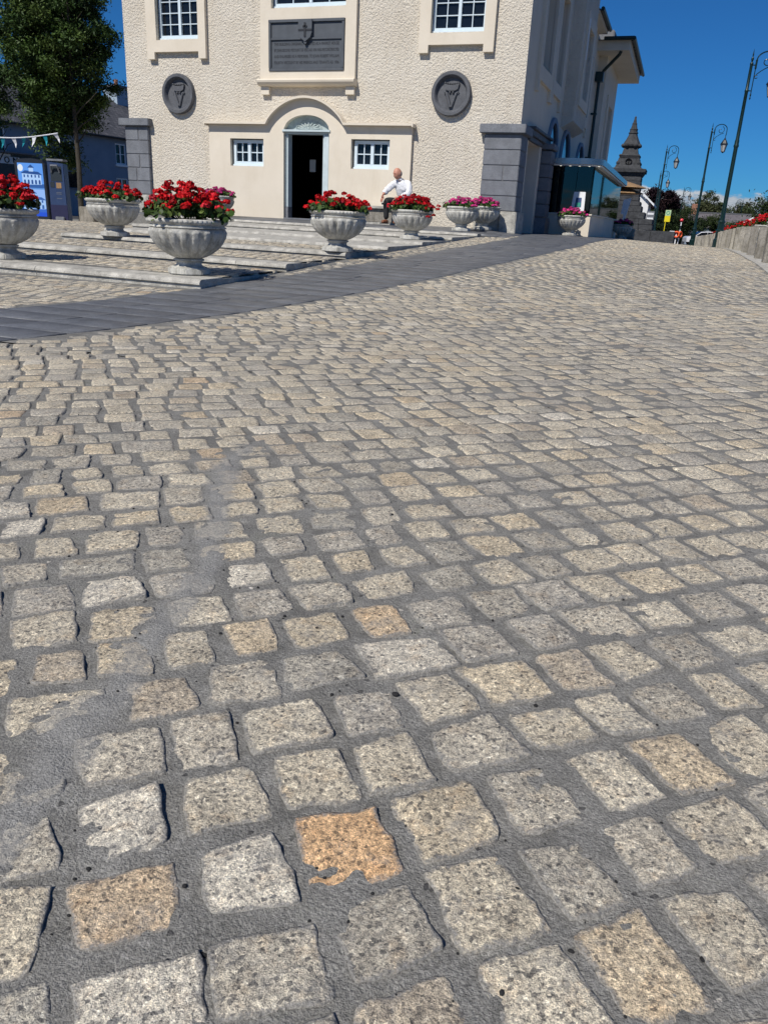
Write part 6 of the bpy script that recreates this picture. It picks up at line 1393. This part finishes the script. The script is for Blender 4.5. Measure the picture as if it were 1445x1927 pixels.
# information screens
def kf(px_left): return None
ks = thing('information_screen', 'upright digital display showing two blue pictures of a building', 'display', (-18.95, 20.8, -.06), R(16))
mb = MB(); mb.prism([(-.62, 0), (.36, 0), (.36, 1.80), (.25, 1.92), (-.10, 1.96), (-.50, 1.93), (-.62, 1.84)], 'y', 0, .28); obj('cabinet', mb, M['kiosk_dark'], ks, bevel=.02)
t = NT('lit_screen'); t.n.remove(t.b); e_ = t.n.new('ShaderNodeEmission'); e_.inputs['Strength'].default_value = 1.0
t.l.new(t.attr('tint'), e_.inputs['Color']); t.l.new(e_.outputs[0], t.n['Material Output'].inputs[0]); M['screen'] = t.m
def screen():
    vs, fs, cs = [], [], []
    def poly(pts, c, lay):
        b = len(vs)
        for (x, z) in pts: vs.append((x, -.004-.0012*lay, z)); cs.append(c)
        # fan into quads / tris by repeating the last vertex
        for i in range(1, len(pts)-1): fs.append((b, b+i, b+i+1, b+i+1) if False else (b, b+i, b+i+1))
    def pic(z0, z1, c_sky, c_wall, c_dark, c_ground, sc):
        X0_, X1_ = -.52, .27; H_ = z1-z0
        poly([(X0_, z0), (X1_, z0), (X1_, z1), (X0_, z1)], c_sky, 0)
        poly([(X0_, z0), (X1_, z0), (X1_, z0+H_*.16), (X0_, z0+H_*.16)], c_ground, 1)
        cx = -.10
        poly([(cx-.30*sc, z0+H_*.12), (cx+.30*sc, z0+H_*.14), (cx+.30*sc, z0+H_*.55), (cx-.30*sc, z0+H_*.60)], c_wall, 2)
        poly([(cx-.34*sc, z0+H_*.58), (cx+.35*sc, z0+H_*.53), (cx+.22*sc, z0+H_*.66), (cx-.20*sc, z0+H_*.70)], c_dark, 3)
        poly([(cx-.07*sc, z0+H_*.66), (cx+.07*sc, z0+H_*.66), (cx+.07*sc, z0+H_*.82), (cx-.07*sc, z0+H_*.82)], c_wall, 4)
        poly([(cx-.11*sc, z0+H_*.81), (cx+.11*sc, z0+H_*.81), (cx, z0+H_*.95)], c_dark, 5)
        for k in range(5):
            x = cx-.25*sc+.115*sc*k
            poly([(x, z0+H_*.42), (x+.045*sc, z0+H_*.42), (x+.045*sc, z0+H_*.53), (x, z0+H_*.53)], c_dark, 4)
            poly([(x, z0+H_*.15), (x+.06*sc, z0+H_*.15), (x+.06*sc, z0+H_*.30), (x+.03*sc, z0+H_*.34), (x, z0+H_*.30)], c_dark, 4)
    pic(1.12, 1.82, (.12, .33, .85), (.42, .62, .95), (.03, .09, .30), (.04, .12, .38), 1.0)
    pic(.42, 1.08, (.30, .50, .92), (.38, .58, .92), (.05, .14, .42), (.05, .15, .6), 1.15)
    poly([(-.52, .30), (.27, .30), (.27, .42), (-.52, .42)], (.03, .10, .65), 0); poly([(-.52, 1.08), (.27, 1.08), (.27, 1.12), (-.52, 1.12)], (.12, .3, .7), 0)
    poly([(-.43+.085*math.cos(a), 1.68+.10*math.sin(a)) for a in np.linspace(0, 2*math.pi, 17)[:-1]], (.75, .82, .9), 6)
    return np_mesh('screen', vs, fs, M['screen'], np.array(cs))
obj('screen', screen(), None, ks)
kd = thing('dispenser_kiosk', 'narrow navy self-service kiosk with a dark tray slot, right of the blue screen', 'kiosk', (-18.30, 20.98, -.02), R(16))
kd.scale = (.84, 1, 1)
mb = MB(); mb.prism([(-.32, 0), (.33, 0), (.31, 1.80), (-.30, 1.87)], 'y', 0, .30); kb = obj('cabinet', mb, M['kiosk'], kd, bevel=.02)
mb = MB(); mb.box(-.31, .32, -.02, .31, 1.865, 1.93); obj('top_cap', mb, M['limestone'], kd, bevel=.01)
mb = MB(); mb.box(-.20, .22, -.006, .05, 1.30, 1.72); obj('screen_recess', mb, M['ink'], kd)
mb = MB(); mb.tube([(-.15, -.02, 1.55), (-.11, -.10, 1.74), (.12, -.10, 1.74), (.16, -.02, 1.55)], .03, 6); obj('hood', mb, M['limestone'], kd)
mb = MB(); mb.box(-.02, .17, -.008, -.001, 1.10, 1.26); obj('notice', mb, M['tan_cloth'], kd)
mb = MB(); mb.box(-.24, -.08, -.008, -.001, 1.12, 1.28); obj('card_reader', mb, M['ink'], kd)
mb = MB(); mb.box(-.14, .2, -.07, -.001, .14, .28); obj('tray', mb, M['limestone'], kd, bevel=.02)
mb = MB(); mb.box(-.31, .325, -.003, -.0005, .02, .62); obj('lower_panel', mb, varied('violet_panel', (.02, .022, .065), .1), kd)
for z in (.80, .93, .97): mb = MB(); mb.box(-.04, .16, -.004, -.001, z, z+.012); obj('printed_line', mb, M['limestone'], kd)
# granite blocks by the tree
gb = [(-19.25, 23.6, .55, .30, 'sunlit granite block immediately right of the tree trunk'), (-18.2, 24.2, .62, .3, 'granite block dappled with shade, right of the tree and behind the red urn')]
for (x, y, h, w, lb) in gb:
    b_ = thing('granite_block', lb, 'stone block', (x, y, .03)); mb = MB(); mb.box(-w, w, -.25, .25, 0, h); obj('block', mb, M['post'], b_, bevel=.02)
dc = thing('parked_car', 'dark blue car almost hidden behind the tree trunk and granite blocks', 'car', (-25.5, 35.5, -.15), R(80))
for ch_ in car.children:
    c2 = ch_.copy(); C.objects.link(c2); c2.parent = dc
    if ch_.name.startswith('body'): c2.data = ch_.data.copy(); c2.data.materials.clear(); c2.data.materials.append(M['car_dark'])
    for g_ in ch_.children: d2 = g_.copy(); C.objects.link(d2); d2.parent = c2
